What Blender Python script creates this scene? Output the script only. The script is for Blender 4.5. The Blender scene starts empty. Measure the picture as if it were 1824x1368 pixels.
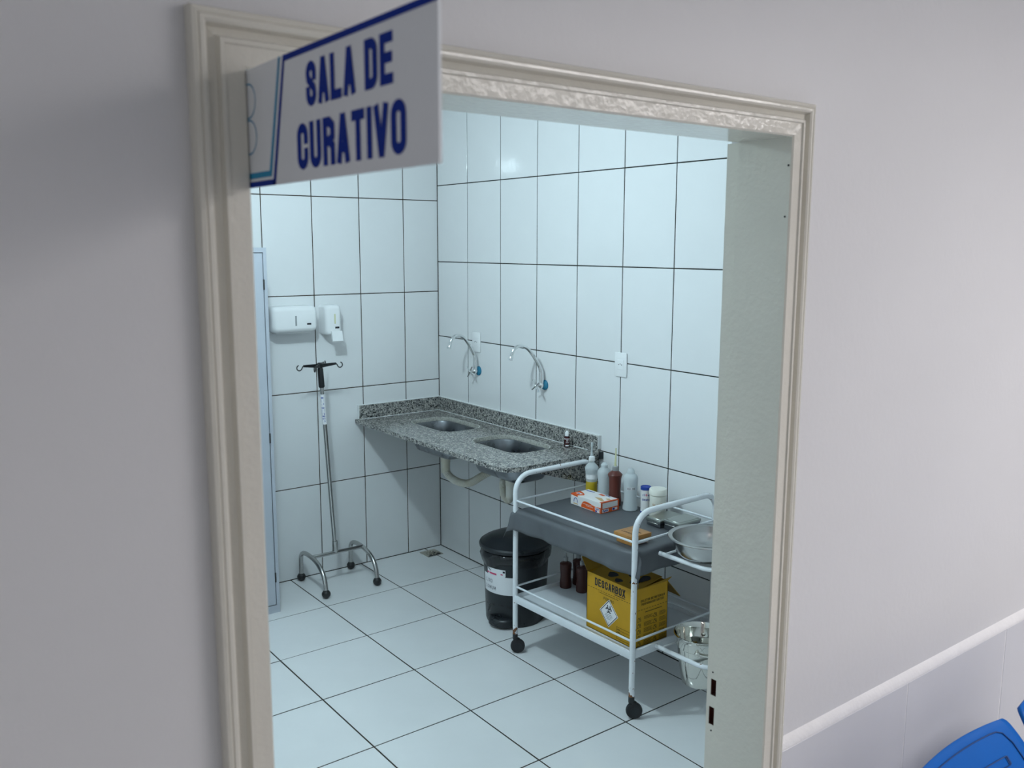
import bpy, bmesh, math, random
from mathutils import Vector, Matrix
random.seed(7)
SC = bpy.context.scene
COL = SC.collection
PI = math.pi

# ------------------------------------------------------------------ camera
cam_d = bpy.data.cameras.new('camera'); cam = bpy.data.objects.new('camera', cam_d); COL.objects.link(cam)
CAM = Vector((-2.9462016, -4.62799218, 1.88619914))
yaw, pitch, roll = 0.649242254, -0.153642860, 0.00224863736
F = Vector((math.sin(yaw)*math.cos(pitch), math.cos(yaw)*math.cos(pitch), math.sin(pitch)))
R0 = Vector((math.cos(yaw), -math.sin(yaw), 0)); U0 = R0.cross(F)
R = R0*math.cos(roll) + U0*math.sin(roll); U = U0*math.cos(roll) - R0*math.sin(roll)
cam.matrix_world = Matrix(((R.x, U.x, -F.x, CAM.x), (R.y, U.y, -F.y, CAM.y), (R.z, U.z, -F.z, CAM.z), (0, 0, 0, 1)))
cam_d.sensor_width = 36.0; cam_d.lens = 1589.2/1824*36.0; cam_d.clip_start = .05
cam_d.dof.use_dof = True; cam_d.dof.focus_distance = 3.7; cam_d.dof.aperture_fstop = 6.3
SC.camera = cam

# ------------------------------------------------------------------ world, lights, exposure
SC.view_settings.view_transform = 'Standard'; SC.view_settings.look = 'None'
SC.view_settings.gamma = 1.0; SC.view_settings.use_curve_mapping = False
SC.view_settings.exposure = 0.0
W = bpy.data.worlds.new('world'); SC.world = W; W.use_nodes = True
W.node_tree.nodes['Background'].inputs[0].default_value = (.80, .84, .90, 1)
W.node_tree.nodes['Background'].inputs[1].default_value = 0.35
ROOM_LAMP = 60.0; ROOM_COL = (.715, .917, 1.0)
COR_LAMP = 60.0; COR_COL = (1.0, .965, .965)
def area_light(name, loc, size, power, col, shape='DISK'):
    l = bpy.data.lights.new(name, 'AREA'); l.shape = shape; l.size = size; l.energy = power; l.color = col
    o = bpy.data.objects.new(name, l); COL.objects.link(o); o.location = loc
    return o
pl = bpy.data.lights.new('room_lamp', 'POINT'); pl.energy = ROOM_LAMP; pl.color = ROOM_COL; pl.shadow_soft_size = .055
po = bpy.data.objects.new('room_lamp', pl); COL.objects.link(po); po.location = (-1.75, -1.60, 2.56)
c1 = area_light('corridor_area_light', (.15, -5.45, 2.68), 2.4, COR_LAMP, COR_COL, 'RECTANGLE'); c1.data.size_y = .6
c2 = area_light('corridor_area_light', (-4.6, -5.30, 2.68), 1.2, COR_LAMP*.13, COR_COL, 'RECTANGLE'); c2.data.size_y = .25  # weak fill light added from the left; no lamp known there

# ------------------------------------------------------------------ materials
def mat(name, col, rough=.5, metal=0., var=.06, scale=9., bump=0., bscale=None, spec=.5, coat=0., trans=0., alpha=1., ior=1.45, emit=0., col2=None, stretch=None, rvar=0., sss=0.):
    m = bpy.data.materials.new(name); m.use_nodes = True
    nt = m.node_tree; N = nt.nodes; L = nt.links; b = N['Principled BSDF']
    b.inputs['Roughness'].default_value = rough; b.inputs['Metallic'].default_value = metal
    b.inputs['Specular IOR Level'].default_value = spec; b.inputs['Coat Weight'].default_value = coat
    b.inputs['Transmission Weight'].default_value = trans; b.inputs['IOR'].default_value = ior; b.inputs['Alpha'].default_value = alpha
    tc = N.new('ShaderNodeTexCoord'); mp = N.new('ShaderNodeMapping'); L.new(tc.outputs['Object'], mp.inputs[0])
    if stretch: mp.inputs['Scale'].default_value = stretch
    nz = N.new('ShaderNodeTexNoise'); nz.inputs['Scale'].default_value = scale; nz.inputs['Detail'].default_value = 5
    L.new(mp.outputs[0], nz.inputs['Vector'])
    rp = N.new('ShaderNodeValToRGB'); L.new(nz.outputs['Fac'], rp.inputs[0])
    c2 = col2 or tuple(c*(1-var) for c in col)
    rp.color_ramp.elements[0].position = .32; rp.color_ramp.elements[1].position = .68
    rp.color_ramp.elements[0].color = (*c2, 1); rp.color_ramp.elements[1].color = (*col, 1)
    L.new(rp.outputs[0], b.inputs['Base Color'])
    if rvar:
        mr = N.new('ShaderNodeMapRange'); L.new(nz.outputs['Fac'], mr.inputs[0])
        mr.inputs[1].default_value = .3; mr.inputs[2].default_value = .7
        mr.inputs[3].default_value = max(.01, rough-rvar); mr.inputs[4].default_value = rough+rvar
        L.new(mr.outputs[0], b.inputs['Roughness'])
    if bump:
        n2 = N.new('ShaderNodeTexNoise'); n2.inputs['Scale'].default_value = bscale or scale*4; n2.inputs['Detail'].default_value = 3
        L.new(mp.outputs[0], n2.inputs['Vector'])
        bp = N.new('ShaderNodeBump'); bp.inputs['Strength'].default_value = bump; bp.inputs['Distance'].default_value = .01
        L.new(n2.outputs['Fac'], bp.inputs['Height']); L.new(bp.outputs[0], b.inputs['Normal'])
    if emit:
        b.inputs['Emission Color'].default_value = (*col, 1); b.inputs['Emission Strength'].default_value = emit
    return m

def granite(name):
    m = mat(name, (.5, .5, .48), .16, bump=.0)
    nt = m.node_tree; N = nt.nodes; L = nt.links; b = N['Principled BSDF']
    tc = N.new('ShaderNodeTexCoord')
    v = N.new('ShaderNodeTexVoronoi'); v.inputs['Scale'].default_value = 165; L.new(tc.outputs['Object'], v.inputs['Vector'])
    sep = N.new('ShaderNodeSeparateColor'); L.new(v.outputs['Color'], sep.inputs[0])
    r = N.new('ShaderNodeValToRGB'); r.color_ramp.interpolation = 'CONSTANT'; L.new(sep.outputs[0], r.inputs[0])
    e = r.color_ramp.elements
    e[0].position = 0; e[0].color = (.012, .014, .015, 1); e[1].position = .12; e[1].color = (.14, .145, .145, 1)
    for p, c in ((.36, (.28, .28, .27)), (.62, (.40, .395, .375)), (.84, (.56, .54, .49))):
        q = e.new(p); q.color = (*c, 1)
    n = N.new('ShaderNodeTexNoise'); n.inputs['Scale'].default_value = 7; n.inputs['Detail'].default_value = 4; L.new(tc.outputs['Object'], n.inputs['Vector'])
    mx = N.new('ShaderNodeMix'); mx.data_type = 'RGBA'; mx.blend_type = 'MULTIPLY'; mx.inputs[0].default_value = .35
    L.new(r.outputs[0], mx.inputs[6]); L.new(n.outputs['Fac'], mx.inputs[7]); L.new(mx.outputs[2], b.inputs['Base Color'])
    return m

def tile_mat(name, col, rough, wave, dirt=.05):
    m = mat(name, col, rough, var=dirt, scale=2.3, bump=wave, bscale=26, rvar=.015, spec=.55)
    return m

def enamel_rust(name, col, zlo, zhi):
    """White enamel whose lowest centimetres have rust spots breaking through."""
    m = mat(name, col, .22, var=.05, scale=20, coat=.3)
    nt = m.node_tree; N = nt.nodes; L = nt.links; b = N['Principled BSDF']
    tc = N.new('ShaderNodeTexCoord'); sp = N.new('ShaderNodeSeparateXYZ'); L.new(tc.outputs['Object'], sp.inputs[0])
    mr = N.new('ShaderNodeMapRange'); mr.inputs[1].default_value = zlo; mr.inputs[2].default_value = zhi; mr.inputs[3].default_value = .62; mr.inputs[4].default_value = .28
    L.new(sp.outputs[2], mr.inputs[0])
    nz = N.new('ShaderNodeTexNoise'); nz.inputs['Scale'].default_value = 55; L.new(tc.outputs['Object'], nz.inputs['Vector'])
    gt = N.new('ShaderNodeMath'); gt.operation = 'LESS_THAN'; L.new(nz.outputs['Fac'], gt.inputs[0]); L.new(mr.outputs[0], gt.inputs[1])
    mx = N.new('ShaderNodeMix'); mx.data_type = 'RGBA'; L.new(gt.outputs[0], mx.inputs[0])
    old = b.inputs['Base Color'].links[0].from_socket
    L.new(old, mx.inputs[6]); mx.inputs[7].default_value = (.16, .055, .015, 1); L.new(mx.outputs[2], b.inputs['Base Color'])
    return m

def grout_mat(name, dark, rust):
    return mat(name, dark, .85, var=.3, scale=3.0, col2=rust)

M = {}
M['wall_tile'] = tile_mat('white glazed wall tile', (.80, .815, .82), .08, .035)
M['floor_tile'] = tile_mat('white glazed floor tile', (.77, .785, .79), .16, .03, .07)
M['grout'] = grout_mat('dark grout', (.012, .018, .018), (.03, .024, .016))
M['grout_b'] = grout_mat('brown stained grout', (.03, .024, .016), (.055, .035, .02))
M['grout_f'] = grout_mat('floor grout', (.022, .026, .024), (.045, .036, .026))
M['paint'] = mat('corridor wall paint', (.725, .72, .73), .38, var=.03, scale=2.0, bump=.05, bscale=60)
M['white_paint'] = mat('white wall paint', (.80, .82, .82), .6, var=.03)
M['ceiling'] = mat('ceiling paint', (.82, .83, .83), .7, var=.03)
M['cor_floor'] = mat('corridor floor', (.52, .52, .53), .3, var=.06)
M['enamel'] = mat('cream enamel', (.735, .708, .63), .17, var=.05, scale=6, bump=.12, bscale=70, coat=.2)
M['wainscot'] = mat('grey wall tile', (.69, .695, .73), .22, var=.04, scale=3)
M['mortar'] = mat('white mortar', (.86, .85, .85), .6, var=.04, scale=30, bump=.1, bscale=90)
M['wood_raw'] = mat('raw reddish wood', (.085, .018, .010), .7, var=.5, scale=14)
M['granite'] = granite('grey speckled granite')
M['caulk'] = mat('white caulk', (.8, .82, .82), .5)
M['steel'] = mat('brushed steel', (.50, .50, .49), .24, 1, var=.06, scale=12, rvar=.03)
M['steel_dark'] = mat('reflection darkened steel', (.27, .285, .305), .30, 1, var=.25, scale=14, rvar=.06)  # steel darkened: dark reflections inside the sinks are put into the colour
M['granite_edge'] = mat('granite edge painted sheen', (.52, .52, .47), .4, var=.55, scale=160)  # same stone, paler: light off the polished edge painted in, with beige sealant
M['box_steel'] = mat('satin box steel', (.46, .48, .45), .34, 1, var=.10, scale=9, rvar=.05)
M['chrome'] = mat('chrome', (.78, .80, .80), .07, 1, var=.04)
M['polished'] = mat('polished steel', (.66, .65, .60), .06, 1, var=.06)
M['black'] = mat('black plastic', (.012, .013, .014), .38, var=.25)
M['rubber'] = mat('black rubber', (.015, .016, .018), .5, var=.2)
M['locker'] = mat('grey blue painted steel', (.44, .475, .53), .35, var=.06, scale=3)
M['plastic'] = mat('white plastic', (.86, .875, .88), .25, var=.03)
M['plastic_y'] = mat('white pipe plastic', (.74, .74, .68), .35, var=.05, col2=(.62, .58, .46), scale=14)
M['window'] = mat('grey sight window', (.33, .35, .36), .25, var=.1)
M['trolley'] = enamel_rust('white trolley enamel', (.78, .81, .84), .085, .16)
M['trolley_n'] = mat('white tray enamel', (.74, .775, .81), .22, var=.06, scale=8, coat=.3)
M['cloth'] = mat('grey rubberised cloth', (.094, .102, .112), .5, var=.1, scale=12, bump=.04, bscale=200)
M['bin'] = mat('charcoal plastic', (.016, .020, .024), .34, var=.3, scale=7, rvar=.1)
M['bag'] = mat('black bin bag', (.010, .011, .013), .2, var=.2, scale=25, bump=.35, bscale=35)
M['paper'] = mat('white paper', (.76, .77, .79), .7, var=.03)
M['ink'] = mat('black ink', (.015, .015, .02), .7, var=.1)
M['grey_ink'] = mat('faint grey ink', (.16, .16, .19), .7, var=.1)
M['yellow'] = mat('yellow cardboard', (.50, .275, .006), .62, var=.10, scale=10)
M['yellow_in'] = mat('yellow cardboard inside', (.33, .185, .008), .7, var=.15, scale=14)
M['ink_y'] = mat('brown print on yellow', (.085, .06, .004), .7, var=.1)
M['orange'] = mat('orange print', (.72, .10, .012), .45, var=.05)
M['carton'] = mat('white carton', (.82, .81, .80), .45, var=.03)
M['blue_print'] = mat('blue print', (.012, .05, .32), .45, var=.05)
M['tan_print'] = mat('tan print', (.62, .42, .20), .5, var=.1)
M['pink_print'] = mat('pink print', (.62, .06, .16), .5, var=.1)
M['wood'] = mat('varnished pine', (.46, .22, .06), .35, var=.25, scale=8, stretch=(1, 8, 8))
M['brown_pl'] = mat('reddish brown plastic', (.115, .026, .018), .32, var=.12)
M['brown_dk'] = mat('dark brown plastic', (.06, .018, .014), .35, var=.12)
M['clear_pl'] = mat('translucent plastic', (.80, .86, .88), .28, var=.03, trans=.45, ior=1.2)
M['yellow_liq'] = mat('yellow liquid', (.50, .36, .015), .2, var=.06)
M['tip_pl'] = mat('pale yellow plastic', (.66, .66, .40), .35, var=.05)
M['cream_pl'] = mat('cream plastic', (.83, .825, .74), .3, var=.03)
M['amber'] = mat('dark amber glass', (.05, .006, .006), .12, var=.2, coat=.4)
M['sign'] = mat('sign board', (.86, .89, .92), .3, var=.02)
M['sign_blue'] = mat('sign dark blue', (.004, .030, .30), .6, var=.03, spec=.15)
M['sign_cyan'] = mat('sign light blue', (.04, .30, .52), .6, var=.03, spec=.2)
M['chair'] = mat('blue polypropylene', (.001, .118, .48), .42, var=.06, scale=5, bump=.03, bscale=300, spec=.22)
M['chair_dk'] = mat('shaded recess blue', (.003, .045, .19), .4, var=.06)  # chair blue darkened: shade of grooves and slots put into the colour
M['tap_blue'] = mat('blue protective film', (.02, .20, .33), .2, var=.2)
M['drain'] = mat('drain plate', (.46, .43, .36), .35, .3, var=.25, scale=40)
M['lamp'] = mat('lamp diffuser', (.66, .93, 1.0), .5, emit=1.5)
M['inside'] = mat('dark gap shade and hinge', (.03, .03, .03), .6)  # near black: hinges, plus shade painted into gaps, nail holes and drain well

# ------------------------------------------------------------------ mesh helpers
class MB:
    def __init__(s): s.v = []; s.f = []; s.m = []; s.mi = 0
    def add(s, vs, fs):
        n = len(s.v); s.v += [tuple(p) for p in vs]; s.f += [tuple(i+n for i in f) for f in fs]; s.m += [s.mi]*len(fs); return s
    def box(s, a, b, xf=None):
        (x0, y0, z0), (x1, y1, z1) = [tuple(map(min, a, b)), tuple(map(max, a, b))]
        vs = [(x0,y0,z0),(x1,y0,z0),(x1,y1,z0),(x0,y1,z0),(x0,y0,z1),(x1,y0,z1),(x1,y1,z1),(x0,y1,z1)]
        if xf: vs = [xf(*p) for p in vs]
        return s.add(vs, [(0,3,2,1),(4,5,6,7),(0,1,5,4),(1,2,6,5),(2,3,7,6),(3,0,4,7)])
    def rbox(s, a, b, r, seg=2, xf=None):
        lo = Vector(tuple(map(min, a, b))); hi = Vector(tuple(map(max, a, b)))
        bm = bmesh.new(); bmesh.ops.create_cube(bm, size=1)
        for v in bm.verts: v.co = Vector([lo[i]+(v.co[i]+.5)*(hi[i]-lo[i]) for i in range(3)])
        bmesh.ops.bevel(bm, geom=bm.edges[:], offset=min(r, .49*min(hi-lo)), segments=seg, profile=.5, affect='EDGES')
        return s.bm(bm, xf)
    def bm(s, bm, xf=None):
        bm.verts.index_update()
        vs = [tuple(v.co) for v in bm.verts]
        if xf: vs = [xf(*p) for p in vs]
        s.add(vs, [[v.index for v in f.verts] for f in bm.faces]); bm.free(); return s
    def tube(s, pts, r, n=10, closed=False, cap=True, rads=None):
        pts = [Vector(p) for p in pts]; k = len(pts); rings = []
        up = None
        for i, p in enumerate(pts):
            a = pts[i-1] if (i or closed) else p; b = pts[(i+1) % k] if (i < k-1 or closed) else p
            t = (b-a).normalized()
            if up is None:
                up = Vector((0,0,1)) if abs(t.z) < .9 else Vector((1,0,0))
            u = (up - t*up.dot(t)).normalized(); w = t.cross(u); up = u
            rr = rads[i] if rads else r
            rings.append([p + (u*math.cos(2*PI*j/n) + w*math.sin(2*PI*j/n))*rr for j in range(n)])
        vs = [q for g in rings for q in g]; fs = []
        for i in range(k if closed else k-1):
            i2 = (i+1) % k
            fs += [(i*n+j, i*n+(j+1)%n, i2*n+(j+1)%n, i2*n+j) for j in range(n)]
        if cap and not closed: fs += [tuple(range(n-1,-1,-1)), tuple((k-1)*n+j for j in range(n))]
        return s.add(vs, fs)
    def lathe(s, prof, c=(0,0,0), n=24, axis='z', cap0=True, cap1=True, sx=1., sy=1., xf=None):
        vs = []; k = len(prof)
        for (r, h) in prof:
            for j in range(n):
                a = 2*PI*j/n; p = (r*math.cos(a)*sx, r*math.sin(a)*sy, h)
                if axis == 'x': p = (p[2], p[0], p[1])
                elif axis == 'y': p = (p[0], p[2], p[1])
                p = (p[0]+c[0], p[1]+c[1], p[2]+c[2]); vs.append(xf(*p) if xf else p)
        fs = [(i*n+j, i*n+(j+1)%n, (i+1)*n+(j+1)%n, (i+1)*n+j) for i in range(k-1) for j in range(n)]
        if cap0: fs.append(tuple(range(n-1,-1,-1)))
        if cap1: fs.append(tuple((k-1)*n+j for j in range(n)))
        return s.add(vs, fs)
    def loft(s, rings, cap0=True, cap1=True):
        n = len(rings[0]); k = len(rings)
        fs = [(i*n+j, i*n+(j+1)%n, (i+1)*n+(j+1)%n, (i+1)*n+j) for i in range(k-1) for j in range(n)]
        if cap0: fs.append(tuple(range(n-1,-1,-1)))
        if cap1: fs.append(tuple((k-1)*n+j for j in range(n)))
        return s.add([p for r in rings for p in r], fs)
    def ball(s, c, r, n=12, sz=1.):
        m = n//2+1
        return s.lathe([(max(1e-4, r*math.sin(PI*i/m)), -r*sz*math.cos(PI*i/m)) for i in range(m+1)], c, n)
    def poly(s, pts, mp=None):
        vs = [mp(*p) for p in pts] if mp else pts
        return s.add(vs, [tuple(range(len(vs)))])
    def prism(s, pts, vec):
        n = len(pts); v = Vector(vec); a = [Vector(p) for p in pts]
        return s.add(a+[p+v for p in a], [tuple(range(n-1,-1,-1)), tuple(range(n, 2*n))] + [(i, (i+1)%n, n+(i+1)%n, n+i) for i in range(n)])
    def ribbon(s, pts, t, mp, closed=False):
        """flat stroke of width t along a 2-D polyline, mapped onto a surface by mp(a, b)"""
        P = [Vector((p[0], p[1])) for p in pts]
        P = [p for i, p in enumerate(P) if i == 0 or (p-P[i-1]).length > 1e-6]
        if closed and (P[0]-P[-1]).length < 1e-6: P.pop()
        k = len(P); L_ = []; R_ = []
        for i, p in enumerate(P):
            d1 = (p-P[i-1]).normalized() if (i > 0 or closed) else None
            d2 = (P[(i+1)%k]-p).normalized() if (i < k-1 or closed) else None
            d1 = d1 or d2; d2 = d2 or d1
            n1 = Vector((-d1.y, d1.x)); n2 = Vector((-d2.y, d2.x)); nn = (n1+n2)
            nn = nn.normalized() if nn.length > 1e-6 else n1
            w = t/2/max(.45, nn.dot(n1)); L_.append(p+nn*w); R_.append(p-nn*w)
        vs = [Vector(mp(q.x, q.y)) for q in L_] + [Vector(mp(q.x, q.y)) for q in R_]
        o = Vector(mp(P[0].x, P[0].y)); nn = (Vector(mp(P[0].x+1e-3, P[0].y))-o).cross(Vector(mp(P[0].x, P[0].y+1e-3))-o).normalized()
        s.rk = (getattr(s, 'rk', 0)+1) % 10
        vs = [v+nn*(s.rk*3.5e-5) for v in vs]      # crossing strokes never share a plane
        fs = [(i, k+i, k+(i+1)%k, (i+1)%k) for i in range(k if closed else k-1)]
        return s.add(vs, fs)
    def text(s, txt, a0, b0, w, h, t, mp, gap=.28, tx=None):
        adv = [(.45 if c == ' ' else .34 if c in 'I.:1' else 1.15 if c in 'MW' else 1.) for c in txt]
        tot = sum(adv) + gap*(len(txt)-1); sx = w/tot; x = a0; t = min(t, .40*sx)
        for c, ad in zip(txt, adv):
            gw = ad*sx
            for st in GLYPH.get(c, []):
                pts = [(x + t/2 + p[0]*max(1e-5, gw-t), b0 + t/2 + p[1]*(h-t)) for p in st]
                if len(st) > 3 and st[0] == st[-1]: s.ribbon(pts[:-1], t, mp, closed=True); continue
                if len(pts) == 2 and c == 'I': pts = [(x+gw/2, p[1]) for p in pts]
                e = []
                for i, p in enumerate(pts):   # square ends
                    p = Vector(p)
                    if i == 0: p = p + (p-Vector(pts[1])).normalized()*t*.48
                    if i == len(pts)-1: p = p + (p-Vector(pts[-2])).normalized()*t*.48
                    e.append(p)
                s.ribbon(e, t, mp)
            x += gw + gap*sx
        return s
    def build(s, name, m, parent=None, smooth=True, angle=38, world=True, kind=None):
        me = bpy.data.meshes.new(name); vs = s.v
        if world and parent is not None:
            o = parent
            off = Vector((0,0,0))
            while o is not None: off += o.location; o = o.parent
            vs = [(p[0]-off.x, p[1]-off.y, p[2]-off.z) for p in vs]
        me.from_pydata([tuple(p) for p in vs], [], s.f); me.update()
        ms = m if isinstance(m, (list, tuple)) else [m]
        for q in ms: me.materials.append(M[q] if isinstance(q, str) else q)
        if len(ms) > 1:
            for p, i in zip(me.polygons, s.m): p.material_index = i
        bm = bmesh.new(); bm.from_mesh(me); bmesh.ops.recalc_face_normals(bm, faces=bm.faces); bm.to_mesh(me); bm.free()
        if smooth:
            me.shade_smooth(); me.set_sharp_from_angle(angle=math.radians(angle))
        o = bpy.data.objects.new(name, me); COL.objects.link(o)
        if parent is not None: o.parent = parent
        if kind: o['kind'] = kind
        if parent is not None and (name.endswith('_print') or name == 'hand_mark'): o['kind'] = 'stuff'   # flat print, too small to pick apart
        return o

def arc(cx, cy, rx, ry, a0, a1, n=8):
    return [(cx+rx*math.cos(math.radians(a0+(a1-a0)*i/n)), cy+ry*math.sin(math.radians(a0+(a1-a0)*i/n))) for i in range(n+1)]
GLYPH = {
 'A': [[(0,0),(.44,1)], [(.56,1),(1,0)], [(.17,.27),(.83,.27)]],
 'B': [[(0,0),(0,1)], [(0,1),(.65,1),(1,.88),(1,.65),(.7,.53),(0,.53)], [(.7,.53),(1,.4),(1,.12),(.65,0),(0,0)]],
 'C': [[(1,.68)]+arc(.5,.8,.5,.2,0,180,8)+arc(.5,.2,.5,.2,180,360,8)+[(1,.32)]],
 'D': [[(0,0),(0,1),(.5,1)]+arc(.5,.8,.5,.2,80,0,5)+arc(.5,.2,.5,.2,0,-80,5)+[(.5,0),(0,0)]],
 'E': [[(1,1),(0,1),(0,0),(1,0)], [(0,.52),(.9,.52)]],
 'F': [[(1,1),(0,1),(0,0)], [(0,.52),(.9,.52)]],
 'G': [[(1,.7)]+arc(.5,.8,.5,.2,0,180,8)+arc(.5,.2,.5,.2,180,360,8)+[(1,.48),(.55,.48)]],
 'I': [[(.5,0),(.5,1)]],
 'J': [[(1,1),(1,.2)]+arc(.5,.2,.5,.2,0,-180,8)],
 'K': [[(0,0),(0,1)], [(1,1),(.1,.48),(1,0)]],
 'L': [[(0,1),(0,0),(1,0)]],
 'M': [[(0,0),(0,1)], [(0,1),(.5,.25)], [(.5,.25),(1,1)], [(1,1),(1,0)]],
 'N': [[(0,0),(0,1)], [(0,1),(1,0)], [(1,0),(1,1)]],
 'O': [arc(.5,.8,.5,.2,0,180,8)+arc(.5,.2,.5,.2,180,360,8)+[(1,.8)]],
 'P': [[(0,0),(0,1)], [(0,1),(.65,1),(1,.85),(1,.6),(.65,.46),(0,.46)]],
 'R': [[(0,0),(0,1)], [(0,1),(.6,1),(1,.88),(1,.62),(.65,.5),(0,.5)], [(.6,.5),(1,.36),(1,0)]],
 'S': [[(1,.7)]+arc(.5,.8,.5,.2,0,190,8)+[(.08,.64),(.92,.36)]+arc(.5,.2,.5,.2,10,-180,8)+[(0,.3)]],
 'T': [[(.5,0),(.5,1)], [(0,1),(1,1)]],
 'U': [[(0,1),(0,.2)]+arc(.5,.2,.5,.2,180,360,8)+[(1,1)]],
 'V': [[(0,1),(.45,0)], [(.55,0),(1,1)]],
 'X': [[(0,0),(1,1)], [(0,1),(1,0)]],
 'Z': [[(0,1),(1,1),(0,0),(1,0)]],
 '0': [arc(.5,.8,.5,.2,0,180,8)+arc(.5,.2,.5,.2,180,360,8)+[(1,.8)]],
 '7': [[(0,1),(1,1),(.35,0)]],
 '6': [[(1,.9),(.5,1),(0,.8),(0,.2),(.4,0),(1,.15),(1,.4),(.6,.55),(0,.45)]],
 '%': [[(0,0),(1,1)], [(0,.75),(.3,.75),(.3,1),(0,1),(0,.75)], [(.7,0),(1,0),(1,.25),(.7,.25),(.7,0)]],
 '.': [[(.5,0),(.5,.08)]],
 '+': [[(.5,.1),(.5,.9)], [(0,.5),(1,.5)]],
 'c': [[(1,.5),(.6,.65),(.1,.5),(.1,.12),(.5,0),(1,.12)]],
 'i': [[(.5,0),(.5,.62)], [(.5,.8),(.5,.95)]],
 'e': [[(0,.33),(1,.33),(1,.5),(.6,.65),(.1,.5),(.1,.12),(.5,0),(1,.08)]],
 'x': [[(0,0),(1,.65)], [(0,.65),(1,0)]],
 'r': [[(0,0),(0,.65)], [(0,.4),(.5,.65),(1,.6)]],
 'a': [[(.1,.6),(.7,.65),(1,.5),(1,0)], [(1,.38),(.3,.36),(0,.2),(.3,0),(1,.12)]],
 'd': [[(1,0),(1,1)], [(1,.5),(.5,.65),(0,.45),(0,.15),(.5,0),(1,.12)]],
 'o': [[(.5,0),(0,.15),(0,.5),(.5,.65),(1,.5),(1,.15),(.5,0)]],
 'p': [[(0,-.3),(0,.65)], [(0,.5),(.5,.65),(1,.5),(1,.15),(.5,0),(0,.12)]],
 's': [[(1,.55),(.5,.65),(0,.5),(.2,.36),(.8,.3),(1,.14),(.5,0),(0,.1)]],
 't': [[(.4,.95),(.4,.1),(.8,0)], [(0,.65),(.9,.65)]],
 'm': [[(0,0),(0,.65)], [(0,.5),(.3,.65),(.5,.5),(.5,0)], [(.5,.5),(.8,.65),(1,.5),(1,0)]],
 'n': [[(0,0),(0,.65)], [(0,.5),(.5,.65),(1,.5),(1,0)]],
}

def tag(o, label, cat, group=None):
    o['label'] = label; o['category'] = cat
    if group: o['group'] = group
    return o
def thing(name, loc, label, cat, group=None):
    o = bpy.data.objects.new(name, None); o.empty_display_size = .05; COL.objects.link(o); o.location = loc
    return tag(o, label, cat, group)
def copy_tree(o, parent=None):
    c = o.copy(); COL.objects.link(c); c.parent = parent
    for ch in list(o.children): copy_tree(ch, c)
    return c
def rrect(cx, cy, w, h, r, n=7):
    out = []
    for (sx, sy, a) in ((1,1,0),(-1,1,90),(-1,-1,180),(1,-1,270)):
        for i in range(n+1):
            t = math.radians(a+90*i/n)
            out.append((cx+sx*(w/2-r)+r*math.cos(t), cy+sy*(h/2-r)+r*math.sin(t)))
    return out
def smooth_path(pts, it=2):
    P = [Vector(p) for p in pts]
    for _ in range(it):
        Q = [P[0]]
        for a, b in zip(P, P[1:]): Q += [a*.75+b*.25, a*.25+b*.75]
        Q.append(P[-1]); P = Q
    return P

# ------------------------------------------------------------------ room shell
YW, YI = -3.505, -3.355            # corridor face and room face of the door wall
XL, XR, ZT = -2.517, -1.415, 2.10  # door opening
RX = -3.5; RH = 2.70
def struct(name, mb, m, **k):
    o = mb.build(name, m, smooth=False); o['kind'] = 'structure'; return o
floor = struct('floor', MB().box((RX, YI, -.1), (.12, .12, -.0014)), 'grout_f')
wall_b = struct('wall_back', MB().box((RX-.1, .0018, -.1), (.12, .12, RH)), 'grout_b')
wall_r = struct('wall_right', MB().box((.0018, YI, -.1), (.12, .0018, RH)), 'grout')
struct('wall_left', MB().box((RX-.1, YI, -.1), (RX, .0018, RH)), 'white_paint')
struct('ceiling', MB().box((RX-.1, YI, RH), (.12, .12, RH+.1)), 'ceiling')
CX0, CX1, CY0, CH = -6.2, 3.2, -6.1, 2.75
wf = MB()
wf.box((CX0, YW, -.1), (XL-.02, YI, CH)); wf.box((XR+.02, YW, -.1), (CX1, YI, CH)); wf.box((XL-.02, YW, ZT+.02), (XR+.02, YI, CH))
wall_f = struct('wall_front', wf, 'paint')
struct('floor_corridor', MB().box((CX0, CY0, -.1), (CX1, YW, 0)).box((XL, YW, -.1), (XR, YI, 0)), 'cor_floor')
struct('ceiling_corridor', MB().box((CX0, CY0, CH), (CX1, YI, CH+.1)), 'ceiling')
struct('wall_corridor', MB().box((CX0, CY0-.1, -.1), (CX1, CY0, CH)), 'paint')

def tile_mesh(name, w, h, m, t=.0075, bev=.0012):
    """glazed tile: face at local z=0, body below, lower left corner at the origin"""
    b = bev
    vs = [(0,0,-t),(w,0,-t),(w,h,-t),(0,h,-t),(0,0,-b),(w,0,-b),(w,h,-b),(0,h,-b),(b,b,0),(w-b,b,0),(w-b,h-b,0),(b,h-b,0)]
    fs = [(0,3,2,1)]
    for k in (0, 4):
        fs += [(k+i, k+(i+1)%4, k+4+(i+1)%4, k+4+i) for i in range(4)]
    fs.append((8,9,10,11))
    me = bpy.data.meshes.new(name); me.from_pydata(vs, [], fs); me.update(); me.materials.append(M[m]); return me
TILES = {}
def tile(parent, name, w, h, m, basis):
    key = (name, m, round(w,4), round(h,4))
    if key not in TILES: TILES[key] = tile_mesh(name, w, h, m)
    o = bpy.data.objects.new(name, TILES[key]); COL.objects.link(o); o.parent = parent
    j = Matrix.Translation((w/2, h/2, 0)) @ Matrix.Rotation(random.gauss(0, .0011), 4, 'X') @ Matrix.Rotation(random.gauss(0, .0011), 4, 'Y') @ Matrix.Translation((-w/2, -h/2, 0))
    o.matrix_local = basis @ j
    return o
G = .0050
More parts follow.
